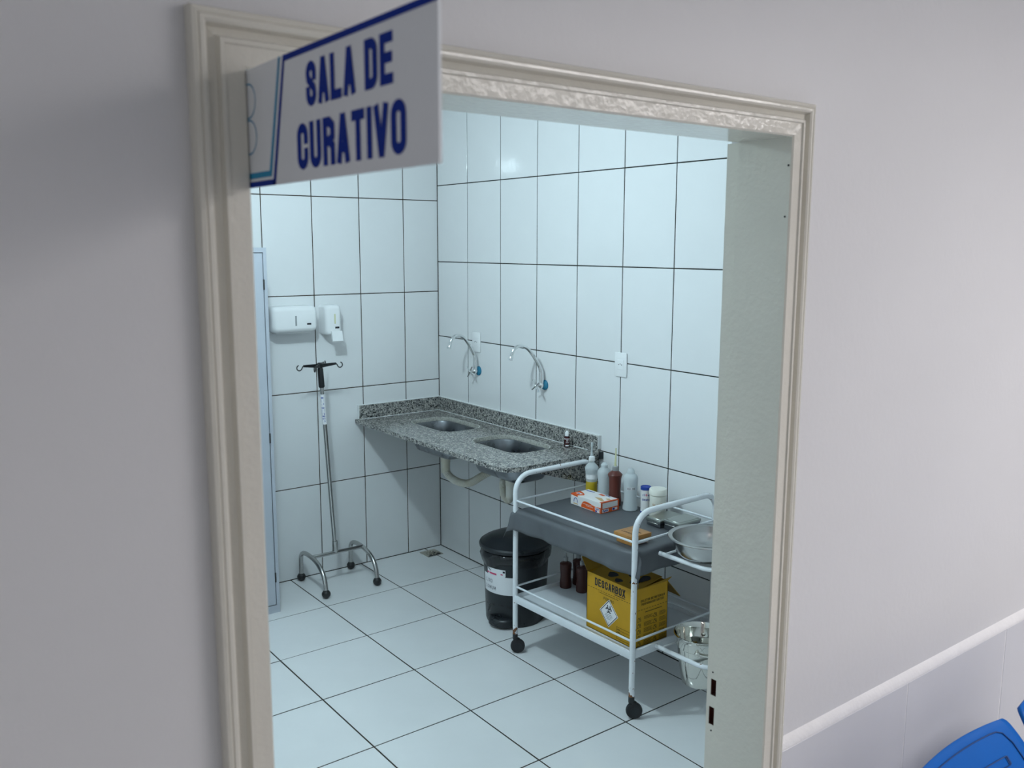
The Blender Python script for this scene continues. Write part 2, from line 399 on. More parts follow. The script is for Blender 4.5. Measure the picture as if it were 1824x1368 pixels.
def cuts(a, b, first, step):
    """joint positions between a and b (a<b)"""
    out = [a]; x = first
    while x < b-.02:
        if x > a+.02: out.append(x)
        x += step
    out.append(b); return out
zb = [0]+[2.152-.54*j for j in (3,2,1,0)]+[RH]
xb = cuts(0, 3.5, .2373, .2887)
for i in range(len(xb)-1):
    for j in range(len(zb)-1):
        w = xb[i+1]-xb[i]-G; h = zb[j+1]-zb[j]-G
        tile(wall_b, 'wall_tile', w, h, 'wall_tile', Matrix(((1,0,0,-xb[i+1]+G/2),(0,0,-1,0),(0,1,0,zb[j]+G/2),(0,0,0,1))))
zr = [0]+[2.2406-.4505*j for j in (4,3,2,1,0)]+[RH]
yr = cuts(0, 3.355, .3176, .32)
for i in range(len(yr)-1):
    for j in range(len(zr)-1):
        w = yr[i+1]-yr[i]-G; h = zr[j+1]-zr[j]-G
        tile(wall_r, 'wall_tile', w, h, 'wall_tile', Matrix(((0,0,-1,0),(-1,0,0,-yr[i]-G/2),(0,1,0,zr[j]+G/2),(0,0,0,1))))
fs_, fx_, fy_ = .4467, -1.4594, -.019
xf_ = cuts(RX, 0, fx_-6*fs_, fs_); yf_ = cuts(YI, 0, fy_-8*fs_, fs_)
for i in range(len(xf_)-1):
    for j in range(len(yf_)-1):
        w = xf_[i+1]-xf_[i]-.0064; h = yf_[j+1]-yf_[j]-.0064
        if w < .01 or h < .01: continue
        tile(floor, 'floor_tile', w, h, 'floor_tile', Matrix(((1,0,0,xf_[i]+.0032),(0,1,0,yf_[j]+.0032),(0,0,1,0),(0,0,0,1))))
# wainscot of the corridor: grey tiles under a mortar ledge
for (x0, x1) in ((XR+.069, CX1), (CX0, XL-.069)):
    seams = cuts(x0, x1, -.804-10*.5515 if x0 < -3 else -.804, .5515)
    for a, b in zip(seams, seams[1:]):
        tile(wall_f, 'wainscot_tile', b-a-.003, .5625-.003, 'wainscot', Matrix(((1,0,0,a+.0015),(0,0,-1,YW-.012),(0,1,0,.2025),(0,0,0,1))))
        tile(wall_f, 'wainscot_tile', b-a-.003, .2-.001, 'wainscot', Matrix(((1,0,0,a+.0015),(0,0,-1,YW-.012),(0,1,0,.001),(0,0,0,1))))
    tb = MB().prism([(x0, YW, 0), (x0, YW-.0115, 0), (x0, YW-.0115, .764), (x0, YW, .764)], (x1-x0, 0, 0))
    tb.build('grout_bed', 'mortar', wall_f, smooth=False)
    lg = MB().prism([(x0, YW, .7645), (x0, YW-.0125, .7645), (x0, YW-.0125, .768), (x0, YW-.008, .780), (x0, YW, .789)], (x1-x0, 0, 0))
    o = lg.build('trim_1' if x0 > -3 else 'trim_2', 'mortar', smooth=True, angle=30); o['kind'] = 'structure'

# ------------------------------------------------------------------ door frame (no leaf in view)
door = bpy.data.objects.new('door_1', None); COL.objects.link(door); door['kind'] = 'structure'
YC, YS = YW-.018, -3.388
MB().box((XL-.02, YW, 0), (XL, YS, ZT)).box((XL-.02, YS, 0), (XL-.006, YI, ZT)).build('jamb', 'enamel', door, smooth=False)
jr = MB().box((XR, YW, 0), (XR+.02, YS, ZT))
holes = [(.859, .899, -3.366, -3.3815), (.786, .830, -3.363, -3.3785)]
z_ = 0
xj = XR+.0065
for (h0, h1, ya, yb) in sorted(holes):
    jr.box((xj, YS, z_), (XR+.02, YI, h0)); jr.box((xj, YS, h0), (XR+.02, yb, h1)); jr.box((xj, ya, h0), (XR+.02, YI, h1)); z_ = h1
jr.box((xj, YS, z_), (XR+.02, YI, ZT))
jamb = jr.build('jamb', 'enamel', door, smooth=False)
for (h0, h1, ya, yb) in holes:
    e = .0010
    mo = MB().box((XR+.0188, yb, h0), (XR+.0196, ya, h1))
    mo.box((xj+.0015, yb, h0), (XR+.0188, yb+e, h1)).box((xj+.0015, ya-e, h0), (XR+.0188, ya, h1)).box((xj+.0015, yb+e, h0), (XR+.0188, ya-e, h0+e)).box((xj+.0015, yb+e, h1-e), (XR+.0188, ya-e, h1))
    mo.build('strike_mortise', 'wood_raw', jamb, smooth=False)
for (z, y) in ((.916, -3.371), (.772, -3.372), (2.045, -3.515), (1.945, -3.512)):
    MB().lathe([(.0022, 0), (.0022, .0015)], (XR-.001 if y < YS else xj-.001, y, z), 8, axis='x').build('nail_hole', 'inside', jamb)
MB().box((XL-.02, YW, ZT), (XR+.02, YS, ZT+.02)).box((XL-.02, YS, ZT+.012), (XR+.02, YI, ZT+.02)).build('head_jamb', 'enamel', door, smooth=False)
prof = [(0, 0), (0, .015), (.003, .018), (.026, .018), (.0275, .0215), (.0325, .0215), (.036, .013), (.046, .010), (.0485, .020), (.052, .0225), (.056, .0225), (.0575, .0205), (.060, .0225), (.065, .021), (.067, .016), (.067, 0)]
def casing(ring0, ring1):
    MB().loft([ring0, ring1]).build('casing', 'enamel', door, angle=25)
casing([(XL-w, YW-d, 0) for w, d in prof], [(XL-w, YW-d, ZT+w) for w, d in prof])
casing([(XR+w, YW-d, 0) for w, d in prof], [(XR+w, YW-d, ZT+w) for w, d in prof])
casing([(XL-w, YW-d, ZT+w) for w, d in prof], [(XR+w, YW-d, ZT+w) for w, d in prof])

# ------------------------------------------------------------------ hanging door sign
SX, SY0, SZ0 = -2.5165, -3.505, 1.957
sg = thing('door_sign', (SX, -3.70, SZ0), 'white flag sign with dark blue words SALA DE CURATIVO over the doorway', 'sign')
MB().box((SX, -3.445, SZ0), (SX+.003, -3.957, SZ0+.1415)).build('panel', 'sign', sg, smooth=False)
def smap(a, b, e=.0004): return (SX-e, SY0-a, SZ0+b)
MB().text('SALA DE', .1865, .0775, .189, .0468, .0098, smap, gap=.17).text('CURATIVO', .159, .0125, .2385, .0497, .0104, smap, gap=.17).build('lettering', 'sign_blue', sg, smooth=False)
bl = MB()
bl.poly([(.127,.1415),(.4520,.1415),(.4520,.1345),(.1315,.1345)], smap)
bl.poly([(.127,.1415),(.1315,.1345),(.0945,.0),(.0865,.0)], smap)
bl.poly([(-.058,.0),(.0945,.0),(.0885,.0068),(-.058,.0068)], smap)
bl.build('dark_stripe', 'sign_blue', sg, smooth=False)
lb = MB()
lb.poly([(.1145,.1415),(.1195,.1415),(.0835,.0105),(.0775,.0175)], smap)
lb.poly([(-.058,.0105),(.0835,.0105),(.0775,.0175),(-.058,.0175)], smap)
lb.build('light_stripe', 'sign_cyan', sg, smooth=False)
em = MB()
for cx, cy in ((.018, .104), (.018, .061), (-.022, .104), (-.022, .061)):
    em.ribbon(arc(cx, cy, .0235 if cx > 0 else .0235, .0205, 0, 337.5, 15), .0016, lambda a, b: smap(a, b), closed=True)
em.build('emblem', 'sign_cyan', sg, smooth=False)
for z in (.03, .11):
    MB().lathe([(.004, 0), (.004, -.002), (.0015, -.003)], (SX, -3.475, SZ0+z), 12, axis='x').build('screw', 'chrome', sg)

# ------------------------------------------------------------------ steel locker
lk = thing('steel_locker', (-1.66, -.20, 0), 'tall grey blue steel cabinet behind the doorway casing', 'cabinet')
lx0, lx1, ly0, ly1, lz = -2.08, -1.238, -.385, -.012, 1.875
b = MB().box((lx0, ly0+.02, .0), (lx0+.001, ly1, lz)).box((lx1-.001, ly0+.02, 0), (lx1, ly1, lz)).box((lx0+.001, ly1-.001, 0), (lx1-.001, ly1, lz)).box((lx0+.001, ly0+.02, lz-.001), (lx1-.001, ly1-.001, lz))
b.box((lx0, ly0, .0), (lx0+.015, ly0+.02, lz)).box((lx1-.0165, ly0, 0), (lx1, ly0+.02, lz)).box((lx0+.015, ly0, lz-.023), (lx1-.0165, ly0+.02, lz)).box((lx0+.015, ly0, 0), (lx1-.0165, ly0+.02, .040)).box((lx0+.002, ly0+.021, .03), (lx1-.002, ly1-.002, .04))
b.build('body', 'locker', lk, smooth=False)
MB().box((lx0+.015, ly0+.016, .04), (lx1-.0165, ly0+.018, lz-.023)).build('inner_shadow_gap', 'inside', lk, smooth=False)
xm = (lx0+lx1)/2
for (a, c, hx) in ((lx0+.018, xm-.0015, xm-.06), (xm+.0015, lx1-.0195, xm+.06)):
    d = MB().rbox((a, ly0+.001, .0435), (c, ly0+.015, lz-.0265), .002, 1).build('door', 'locker', lk)
    MB().rbox((hx-.012, ly0-.012, .98), (hx+.012, ly0+.001, 1.10), .004, 2).build('handle', 'chrome', d)
    for z in (1.695, .925, .19):
        hxx = lx1-.018 if c > xm else lx0+.018
        MB().lathe([(.004, z-.025), (.004, z+.025)], (hxx, ly0-.001, 0), 10).build('hinge', 'inside', d)

# ------------------------------------------------------------------ wall dispensers
pd = thing('paper_towel_dispenser', (-.975, 0, 1.49), 'wide white plastic paper towel dispenser on the tiled wall beside the steel cabinet', 'dispenser')
def rsec(x, w0, y1, z0, z1, r):
    """profile ring of the cover at x: flat wall side, rounded front"""
    return [(x, 0, z0), (x, 0, z1)] + [(x, -y1+r-r*math.sin(t*PI/12), z1-r+r*math.cos(t*PI/12)) for t in range(0, 7)] + [(x, -y1+r-r*math.cos(t*PI/12), z0+r-r*math.sin(t*PI/12)) for t in range(0, 7)]
def cover(x0, x1, y1, z0, z1, r, n=5):
    rings = []
    for i in range(n+1):
        t = i/n*PI/2; e = r*(1-math.sin(t)); rings.append(rsec(x0+r*(1-math.cos(t)), 0, y1-e, z0+e*.6, z1-e*.6, r*.9 if i else r*.6))
    for i in range(n, -1, -1):
        t = i/n*PI/2; e = r*(1-math.sin(t)); rings.append(rsec(x1-r*(1-math.cos(t)), 0, y1-e, z0+e*.6, z1-e*.6, r*.9 if i else r*.6))
    return MB().loft(rings)
cover(-1.108, -.847, .113, 1.422, 1.563, .030).build('cover', 'plastic', pd)
MB().rbox((-.981, -.1136, 1.458), (-.971, -.1115, 1.512), .0009, 1).build('sight_window', 'window', pd)
MB().rbox((-.914, -.1136, 1.4605), (-.889, -.1115, 1.4705), .0008, 1).build('badge', 'ink', pd)
MB().rbox((-1.08, -.085, 1.415), (-.875, -.02, 1.425), .003, 1).build('outlet_lip', 'plastic', pd)
sd = thing('soap_dispenser', (-.745, 0, 1.47), 'narrow white plastic soap dispenser with push lever on the tiled wall', 'dispenser')
cover(-.792, -.697, .098, 1.392, 1.560, .026).build('cover', 'plastic', sd)
MB().rbox((-.7445, -.0990, 1.457), (-.7365, -.0965, 1.511), .0009, 1).build('sight_window', 'tip_pl', sd)
MB().rbox((-.7405, -.0990, 1.430), (-.7155, -.0965, 1.4405), .0008, 1).build('badge', 'ink', sd)
lv = MB().prism([(-.768, -.094, 1.415), (-.768, -.112, 1.417), (-.768, -.122, 1.362), (-.768, -.112, 1.358)], (.063, 0, 0))
lv.build('push_lever', 'plastic', sd, angle=20)
MB().lathe([(.008, 1.392), (.006, 1.372)], (-.74, -.06, 0), 12).build('nozzle', 'plastic', sd)

# ------------------------------------------------------------------ wheeled drip stand
iv = thing('drip_stand', (-.815, -.20, 0), 'wheeled steel drip stand with black hook cross standing against the tiled wall', 'drip stand')
for x in (-.968, -.657):
    pth = [(x, -.045, .045), (x, -.045, .135), (x, -.06, .165), (x, -.095, .180), (x, -.15, .183), (x, -.24, .176), (x, -.31, .150), (x, -.352, .105), (x, -.365, .045)]
    h = MB().tube(smooth_path(pth), .0125, 12).build('base_hoop', 'steel', iv)
    for y in (-.045, -.365):
        c = MB().ball((x, y, .0242), .024, 14).build('caster', 'rubber', iv)
        MB().lathe([(.008, .04), (.008, .055)], (x, y, 0), 10).build('caster_stem', 'black', c)
MB().tube([(-.968, -.20, .183), (-.657, -.20, .183)], .011, 12).build('crossbar', 'steel', iv)
PB, PT = Vector((-.828, -.20, .180)), Vector((-.886, -.20, 1.235))
pz = lambda z: PB + (PT-PB)*((z-.18)/(1.055))
MB().lathe([(.016, .19), (.016, .25)], (-.829, -.20, 0), 12).build('pole_socket', 'steel', iv)
MB().tube([pz(.18), pz(.93)], .0115, 14).build('pole', 'steel', iv)
MB().tube([pz(.92), pz(1.14)], .0105, 14).build('inner_pole', 'steel', iv)
lab = MB().tube([pz(.922), pz(1.088)], .0135, 18).build('name_label', 'paper', iv)
def lmap(a, b):   # a runs up the pole, b to the left around it
    p = pz(.93+a); th = math.atan2(-.85, -.50) - (b-.006)/.0137
    return (p.x+.0138*math.cos(th), p.y+.0138*math.sin(th), p.z)
MB().text('JESUINO LINS', .006, 0, .138, .0145, .0028, lmap, gap=.45).build('lettering', 'blue_print', lab, smooth=False)
MB().tube([pz(1.125), pz(1.13), pz(1.225), pz(1.235)], .015, 16, rads=[.013, .0165, .0155, .012]).build('grip', 'rubber', iv)
hub = pz(1.245)
MB().lathe([(.014, -.012), (.018, -.004), (.018, .010), (.010, .016)], hub, 16).build('hub', 'black', iv)
for k, ang in enumerate((0, 180, 52, 232)):
    c, s_ = math.cos(math.radians(ang)), math.sin(math.radians(ang))
    ln = .095
    def am(u, v, w): return (hub.x + c*u - s_*v, hub.y + s_*u + c*v, hub.z + w)
    pro = [(.0, -.012), (ln, -.001), (ln, .010), (.0, .010)]
    arm = MB().loft([[am(u, -.004, w) for u, w in pro], [am(u, .004, w) for u, w in pro]])
    hk = [(ln-.004, .004)] + [(ln+.004, .002), (ln+.010, -.010)] + arc(ln+.0235, -.004, .0145, .0145, 200, 435, 12)
    arm.tube([am(u, 0, w) for u, w in hk], .0030, 8)
    arm.build('hook_arm', 'black', iv)

# ------------------------------------------------------------------ granite worktop with two sinks
ct = thing('granite_worktop', (-.29, -.74, .86), 'grey speckled granite worktop with two steel sinks fixed in the tiled corner', 'worktop')
CZ = .883
def curve_slab(outline, holes, z0, z1):
    cu = bpy.data.curves.new('outline', 'CURVE'); cu.dimensions = '2D'; cu.fill_mode = 'BOTH'; cu.extrude = (z1-z0)/2
    for lp in [outline]+holes:
        sp = cu.splines.new('POLY'); sp.points.add(len(lp)-1)
        for p, q in zip(sp.points, lp): p.co = (q[0], q[1], 0, 1)
        sp.use_cyclic_u = True
    o = bpy.data.objects.new('outline', cu); COL.objects.link(o)
    bpy.context.view_layer.update()
    me = bpy.data.meshes.new_from_object(o.evaluated_get(bpy.context.evaluated_depsgraph_get()))
    vs = [(v.co.x, v.co.y, v.co.z+(z0+z1)/2) for v in me.vertices]; fs = [tuple(p.vertices) for p in me.polygons]
    bpy.data.objects.remove(o); bpy.data.curves.remove(cu); bpy.data.meshes.remove(me)
    return MB().add(vs, fs)
sinks = [(-.236, -.430), (-.242, -1.056)]
SW, SL, SRD = .262, .418, .088
outl = [(-.001, -.001), (-.583, -.001)] + [(-.585+.085-.085*math.cos(t*PI/16), -1.480+.085-.085*math.sin(t*PI/16)) for t in range(0, 9)] + [(-.001, -1.480)]
slab = curve_slab(outl, [rrect(cx, cy, SW, SL, SRD) for cx, cy in sinks], CZ-.022, CZ)
slab.build('slab', 'granite', ct, angle=30)
MB().rbox((-.566, -.001, CZ), (-.001, -.021, .963), .0015, 1).build('backsplash', 'granite', ct)
MB().rbox((-.001, -.021, CZ), (-.021, -1.472, .963), .0015, 1).build('backsplash', 'granite', ct)
ck = MB().box((-.566, -.0008, .9625), (-.001, -.010, .9665)).box((-.0008, -.001, .9625), (-.010, -1.472, .9665)).box((-.56, -.020, CZ-.001), (-.02, -.0235, CZ+.002)).box((-.020, -.02, CZ-.001), (-.0235, -1.40, CZ+.002))
ck.box((-.001, -1.4715, .90), (-.021, -1.4745, .9665)).box((-.5655, -.001, .885), (-.568, -.021, .9665))
ck.build('sealant', 'caulk', ct, smooth=False)
MB().prism([(-.48, -1.440, CZ-.022), (-.001, -1.440, CZ-.022), (-.001, -1.440, .712), (-.05, -1.440, .725)], (0, -.022, 0)).build('bracket', 'granite', ct, smooth=False)
MB().prism([(-.001, -1.492, CZ-.03), (-.022, -1.492, CZ-.03), (-.022, -1.492, CZ+.004), (-.001, -1.492, CZ+.004)], (0, .011, 0)).build('end_clip', 'bin', ct, smooth=False)
for si, (cx, cy) in enumerate(sinks):
    ce = MB().loft([[(x, y, z) for x, y in rrect(cx, cy, SW-2*e, SL-2*e, SRD-e)] for e, z in ((-.0005, CZ-.021), (.0012, CZ-.021), (.0012, CZ-.003), (-.0005, CZ+.0003), (-.006, CZ+.0004))], cap0=False, cap1=False)
    ce.build('cutout_edge', 'granite_edge', ct, angle=60)
    prf = [(.020, CZ-.0215), (.014, CZ-.0235), (.004, CZ-.024), (.0, CZ-.034), (-.006, CZ-.09), (-.014, CZ-.135), (-.028, CZ-.158), (-.05, CZ-.168), (-.085, CZ-.174)]
    rings = [[(x, y, z) for x, y in rrect(cx, cy, SW+2*e, SL+2*e, max(.03, SRD+e))] for e, z in prf]
    sk = MB().loft(rings, cap0=False).build('sink_basin', 'steel_dark', ct)
    md = sk.modifiers.new('thick', 'SOLIDIFY'); md.thickness = .0012
    MB().lathe([(.034, CZ-.1735), (.030, CZ-.1705), (.012, CZ-.1725)], (cx, cy, 0), 20).build('strainer', 'chrome', sk)
    MB().lathe([(.030, CZ-.190), (.034, CZ-.188), (.034, CZ-.1755), (.02, CZ-.1745)], (cx, cy, 0), 20).build('waste_nut', 'black', sk)
    MB().lathe([(.025, .60), (.025, .66), (.028, .665), (.028, CZ-.190)], (cx, cy, 0), 18).build('tail_pipe', 'plastic_y', sk)
    if si == 0: pp = [(cx, cy, .62), (cx, cy-.01, .60), (cx+.004, cy-.05, .575), (cx+.02, cy-.12, .560), (cx+.04, cy-.185, .566), (cx+.075, cy-.26, .625), (cx+.13, cy-.305, .660), (-.008, cy-.30, .665)]
    else: pp = [(cx, cy, .62), (cx, cy+.002, .60), (cx+.005, cy+.03, .572), (cx+.02, cy+.085, .585), (cx+.04, cy+.12, .630), (cx+.07, cy+.15, .665), (-.008, cy+.19, .675)]
    sp = smooth_path(pp, 3)
    # ribbed hose: resample and alternate the radius
    seg = []; 
    for a, b_ in zip(sp, sp[1:]):
        n = max(1, int((b_-a).length/.0035)); seg += [a+(b_-a)*(i/n) for i in range(n)]
    seg.append(sp[-1])
    MB().tube(seg, .02, 12, rads=[.0225 if i % 2 else .0195 for i in range(len(seg))]).build('flexible_hose', 'plastic_y', sk)

# ------------------------------------------------------------------ wall taps (built at the origin, wall plane x=0)
def make_tap(loc, label, rotx, lean):
    t = thing('wall_tap', loc, label, 'tap')
    MB().lathe([(.027, 0), (.027, -.006), (.020, -.012), (.014, -.014)], (0,0,0), 24, axis='x').build('flange', 'tap_blue', t, world=False)
    MB().lathe([(.011, -.006), (.011, -.020), (.015, -.024), (.015, -.036), (.009, -.042), (.007, -.058)], (0,0,0), 18, axis='x').build('valve_body', 'chrome', t, world=False)
    sp = [(-.024, 0, .008), (-.024, 0, .055), (-.027, .002*lean, .085), (-.055, .012*lean, .138), (-.086, .022*lean, .184), (-.112, .030*lean, .207), (-.142, .036*lean, .214), (-.168, .040*lean, .206), (-.186, .043*lean, .186), (-.194, .044*lean, .158)]
    P = smooth_path(sp, 2)
    MB().tube(P, .009, 14, rads=[.0122 if p.z < .06 else .0108 if p.z < .090 and p.x > -.032 else .0090 for p in P]).build('spout', 'chrome', t, world=False)
    e, d = P[-1], (P[-1]-P[-2]).normalized()
    MB().tube([e-d*.004, e+d*.0, e+d*.018, e+d*.019], .0105, 16, rads=[.009, .0112, .0112, .0085]).build('aerator', 'chrome', t, world=False)
    hd = MB().ball((-.062, 0, 0), .0095, 12)
    for k in range(4):
        a = rotx + k*PI/2; c, s_ = math.cos(a), math.sin(a)
        hd.tube([(-.062, c*.004, s_*.004), (-.062, c*.030, s_*.030), (-.062, c*.038, s_*.038)], .004, 8, rads=[.0042, .0042, .0050])
    hd.build('cross_handle', 'chrome', t, world=False)
    return t
make_tap((0, -.428, 1.170), 'chrome swan neck wall tap over the sink nearer the room corner', .62, .2)
make_tap((0, -1.034, 1.163), 'chrome swan neck wall tap over the sink nearer the dressing trolley', .95, .9)

# ------------------------------------------------------------------ outlets
def make_outlet(y, z, label):
    t = thing('wall_outlet', (0, y, z), label, 'outlet')
    MB().rbox((0, -.040, -.058), (-.008, .040, .058), .005, 2).build('plate', 'plastic', t, world=False)
    MB().rbox((-.0075, -.021, -.024), (-.0095, .021, .024), .003, 2).build('module', 'plastic', t, world=False)
    for dy in (-.010, 0, .010):
        MB().lathe([(.0026, -.0094), (.0026, -.0099)], (0, dy, .004-abs(dy)*.35), 8, axis='x').build('socket_hole', 'ink', t, world=False)
make_outlet(-.410, 1.336, 'white plastic outlet plate behind the swan neck tap nearer the corner')
make_outlet(-1.604, 1.331, 'white plastic outlet plate on the tiles above the dressing trolley bottles')

# ------------------------------------------------------------------ dropper bottle on the worktop
bx, by = -.060, -1.285
dp = thing('dropper_bottle', (bx, by, CZ), 'small dark red dropper bottle with white cap on the granite worktop', 'bottle')
MB().lathe([(.0145, CZ+.0003), (.0155, CZ+.002), (.0155, CZ+.050), (.013, CZ+.056), (.008, CZ+.058)], (bx, by, 0), 20).build('body', 'amber', dp)
MB().lathe([(.0105, CZ+.057), (.0105, CZ+.074), (.006, CZ+.080), (.0045, CZ+.083)], (bx, by, 0), 18).build('cap', 'plastic', dp)
def bmap(a, b, r=.0157): th = math.atan2(-.757, -.653)+ (a)/r; return (bx+r*math.cos(th), by+r*math.sin(th), CZ+b)
lbm = MB()
for (a0, a1, b0, b1) in ((-.018, .018, .041, .045), (-.006, .016, .027, .0285), (-.006, .010, .0225, .0238), (-.008, .012, .006, .013)):
    lbm.ribbon([(a0+(a1-a0)*i/6, (b0+b1)/2) for i in range(7)], b1-b0, bmap)
lbm.ribbon([(-.003, .035), (.005, .035)], .0022, bmap).ribbon([(.001, .031), (.001, .039)], .0022, bmap).ribbon([(.007, .036), (.016, .036)], .0015, bmap)
lbm.build('label_print', 'paper', dp, smooth=False)

# ------------------------------------------------------------------ floor drain
fd = thing('floor_drain', (-.133, -.098, 0), 'square metal floor drain set in the tiles at the room corner', 'drain')
dr = curve_slab(rrect(-.133, -.098, .108, .108, .004, 2), [rrect(-.133+.026*math.cos(a)*k, -.098+.026*math.sin(a)*k, .0125, .0125, .006, 2) for k in (.45, 1.15) for a in [i*PI/(3 if k < 1 else 5) for i in range(6 if k < 1 else 10)]], .0005, .003)
dr.build('grating', 'drain', fd, smooth=False)
MB().box((-.133-.045, -.098-.045, .0004), (-.133+.045, -.098+.045, .0008)).build('dark_well', 'inside', fd, smooth=False)

# ------------------------------------------------------------------ pedal bin
bc = Vector((-.300, -1.166, 0)); fdir = Vector((-.90, -.43, 0)).normalized(); sdir = Vector((-fdir.y, fdir.x, 0))
pb = thing('pedal_bin', bc, 'charcoal plastic pedal bin with black bag and white paper label on its front', 'bin')
def bxy(f, s_, z): p = bc + fdir*f + sdir*s_; return (p.x, p.y, z)
def bsec(r, z, back=1.0):
    """round front, squarish back"""
    out = []
    for j in range(40):
        a = 2*PI*j/40; c, s_ = math.cos(a), math.sin(a)
        if c >= 0: out.append(bxy(r*c, r*s_, z))
        else:
            e = (abs(c)**3+abs(s_)**3)**(-1/3); out.append(bxy(r*c*e*back, r*s_*e, z))
    return out
MB().loft([bsec(.142, .0), bsec(.146, .012), bsec(.153, .20), bsec(.160, .34), bsec(.162, .365), bsec(.155, .366), bsec(.150, .30)], cap1=False).build('body', 'bin', pb)
bag = []
for k, (r, z) in enumerate(((.1635, .318), (.172, .338), (.176, .360), (.172, .378), (.155, .384))):
    ring = bsec(r, z, 1.0)
    bag.append([(p[0]+random.uniform(-.003, .003), p[1]+random.uniform(-.003, .003), p[2]+random.uniform(-.004, .004) + (.014*math.sin(j*.45+1) if k == 0 else 0)) for j, p in enumerate(ring)])
MB().loft(bag, cap0=False, cap1=False).build('bin_bag', 'bag', pb, angle=60)
lid = MB().loft([bsec(.172, .384), bsec(.179, .388), bsec(.181, .402), bsec(.176, .410), bsec(.165, .413), bsec(.155, .418), bsec(.120, .436), bsec(.06, .446), bsec(.01, .448)])
lid.rbox((-.20, -.05, .385), (-.15, .05, .425), .012, 2, xf=lambda x, y, z: bxy(x, y, z))
lid = lid.build('lid', 'bin', pb)
MB().tube([bxy(-.185, -.085, .372), bxy(-.185, .085, .372)], .014, 12).build('hinge', 'black', pb)
pdl = MB()
for (d, z0, z1) in ((.0, .012, .060),):
    ring = lambda z, g: [bxy(.128+(.058+g)*max(0, math.cos(t)), (.075+g)*math.sin(t), z) for t in [(-PI/2)+PI*i/12 for i in range(13)]]
    pdl.loft([ring(.012, -.004), ring(.016, 0), ring(.040, 0), ring(.048, -.006), ring(.052, -.02)])
pdl.build('pedal', 'bin', pb)
def bin_map(a, b, e=.0012):
    r = .153 + (b-.20)*.05 + e; th = a/r
    return bxy(r*math.cos(th), r*math.sin(th), b)
MB().ribbon([(-.100, .02), (-.096, .06), (-.080, .092), (-.05, .110), (0, .116), (.05, .110), (.080, .092), (.096, .06), (.100, .02)], .009, lambda a, b: bin_map(a, b, .0025)).build('pedal_arch', 'black', pb, smooth=False)
def curved_sheet(a0, a1, b0, b1, mp, n=14):
    return MB().add([mp(a0+(a1-a0)*i/n, b) for b in (b0, b1) for i in range(n+1)], [(i, i+1, n+2+i, n+1+i) for i in range(n)])
lp = curved_sheet(-.122, .080, .172, .266, lambda a, b: bin_map(a, b+ (.0)), 16).build('paper_label', 'paper', pb)
tm = lambda a, b: bin_map(a, b, .0020)
MB().text('LIXO', -.098, .225, .050, .019, .0024, tm, gap=.4).text('COMUM', -.104, .190, .078, .019, .0024, tm, gap=.4).build('lettering', 'grey_ink', lp, smooth=False)
st = curved_sheet(-.085, .030, .262, .304, bin_map, 8).build('sticker', 'paper', pb)
sp_ = MB().ribbon([(-.085, .2765), (-.05, .2755), (-.02, .2750)], .009, tm); sp_.ribbon([(.004, .280), (.016, .279)], .006, tm); sp_.build('pink_print', 'pink_print', st, smooth=False)
MB().ribbon([(-.085, .268), (.030, .268)], .0065, tm).build('grey_print', 'window', st, smooth=False)
MB().ribbon([(.016, .293), (.027, .293)], .010, tm).ribbon([(-.078, .299), (-.066, .293), (-.056, .290)], .004, tm).build('dark_print', 'ink', st, smooth=False)
# ------------------------------------------------------------------ dressing trolley
TO = Vector((-.546, -1.495, 0)); TU = Vector((.0213, -.99977, 0)); TV = Vector((.99977, .0213, 0)); TLN, TD = .75, .485
def TL(u, v, z): p = TO + TU*u + TV*v; return (p.x, p.y, z)
tr = thing('dressing_trolley', TL(TLN/2, TD/2, 0), 'white enamelled two tier dressing trolley on black casters', 'trolley')
for u in (0, TLN):
    pth = [(0, .085), (0, .775)] + [(.085-.085*math.cos(t*PI/16), .775+.080*math.sin(t*PI/16)) for t in range(1, 9)] + [(TD-.07, .855)] + [(TD-.07+.07*math.sin(t*PI/16), .785+.07*math.cos(t*PI/16)) for t in range(1, 9)] + [(TD, .085)]
    MB().tube([TL(u, v, z) for v, z in pth], .0122, 14).build('end_frame', 'trolley', tr)
def tray(z0, z1, zf, name, t=.010, ins=0.):
    if ins:
        MB().rbox((ins, ins, z0), (TLN-ins, TD-ins, z1), .004, 2, TL).build(name, 'trolley_n', tr); return
    b = MB().box((0, 0, zf-.003), (TLN, TD, zf), TL)
    b.rbox((0, -t, z0), (TLN, .001, z1), .004, 2, TL).rbox((0, TD-.001, z0), (TLN, TD+t, z1), .004, 2, TL)
    b.rbox((-t*.4, 0, z0), (.008, TD, z1), .004, 2, TL).rbox((TLN-.008, 0, z0), (TLN+t*.4, TD, z1), .004, 2, TL)
    b.build(name, 'trolley_n', tr)
tray(.655, .690, .6845, 'upper_tray', ins=.015); tray(.250, .286, .268, 'lower_tray')
for z in (.737, .326):
    for a, b in (((0,0),(TLN,0)), ((0,0),(0,TD)), ((TLN,0),(TLN,TD)), ((0,TD),(TLN,TD))):
        MB().tube([TL(*a, z), TL(*b, z)], .0048, 8).build('guard_rail', 'trolley_n', tr)
axd = Vector((.60, .80, 0)).normalized(); sid = Vector((axd.y, -axd.x, 0))
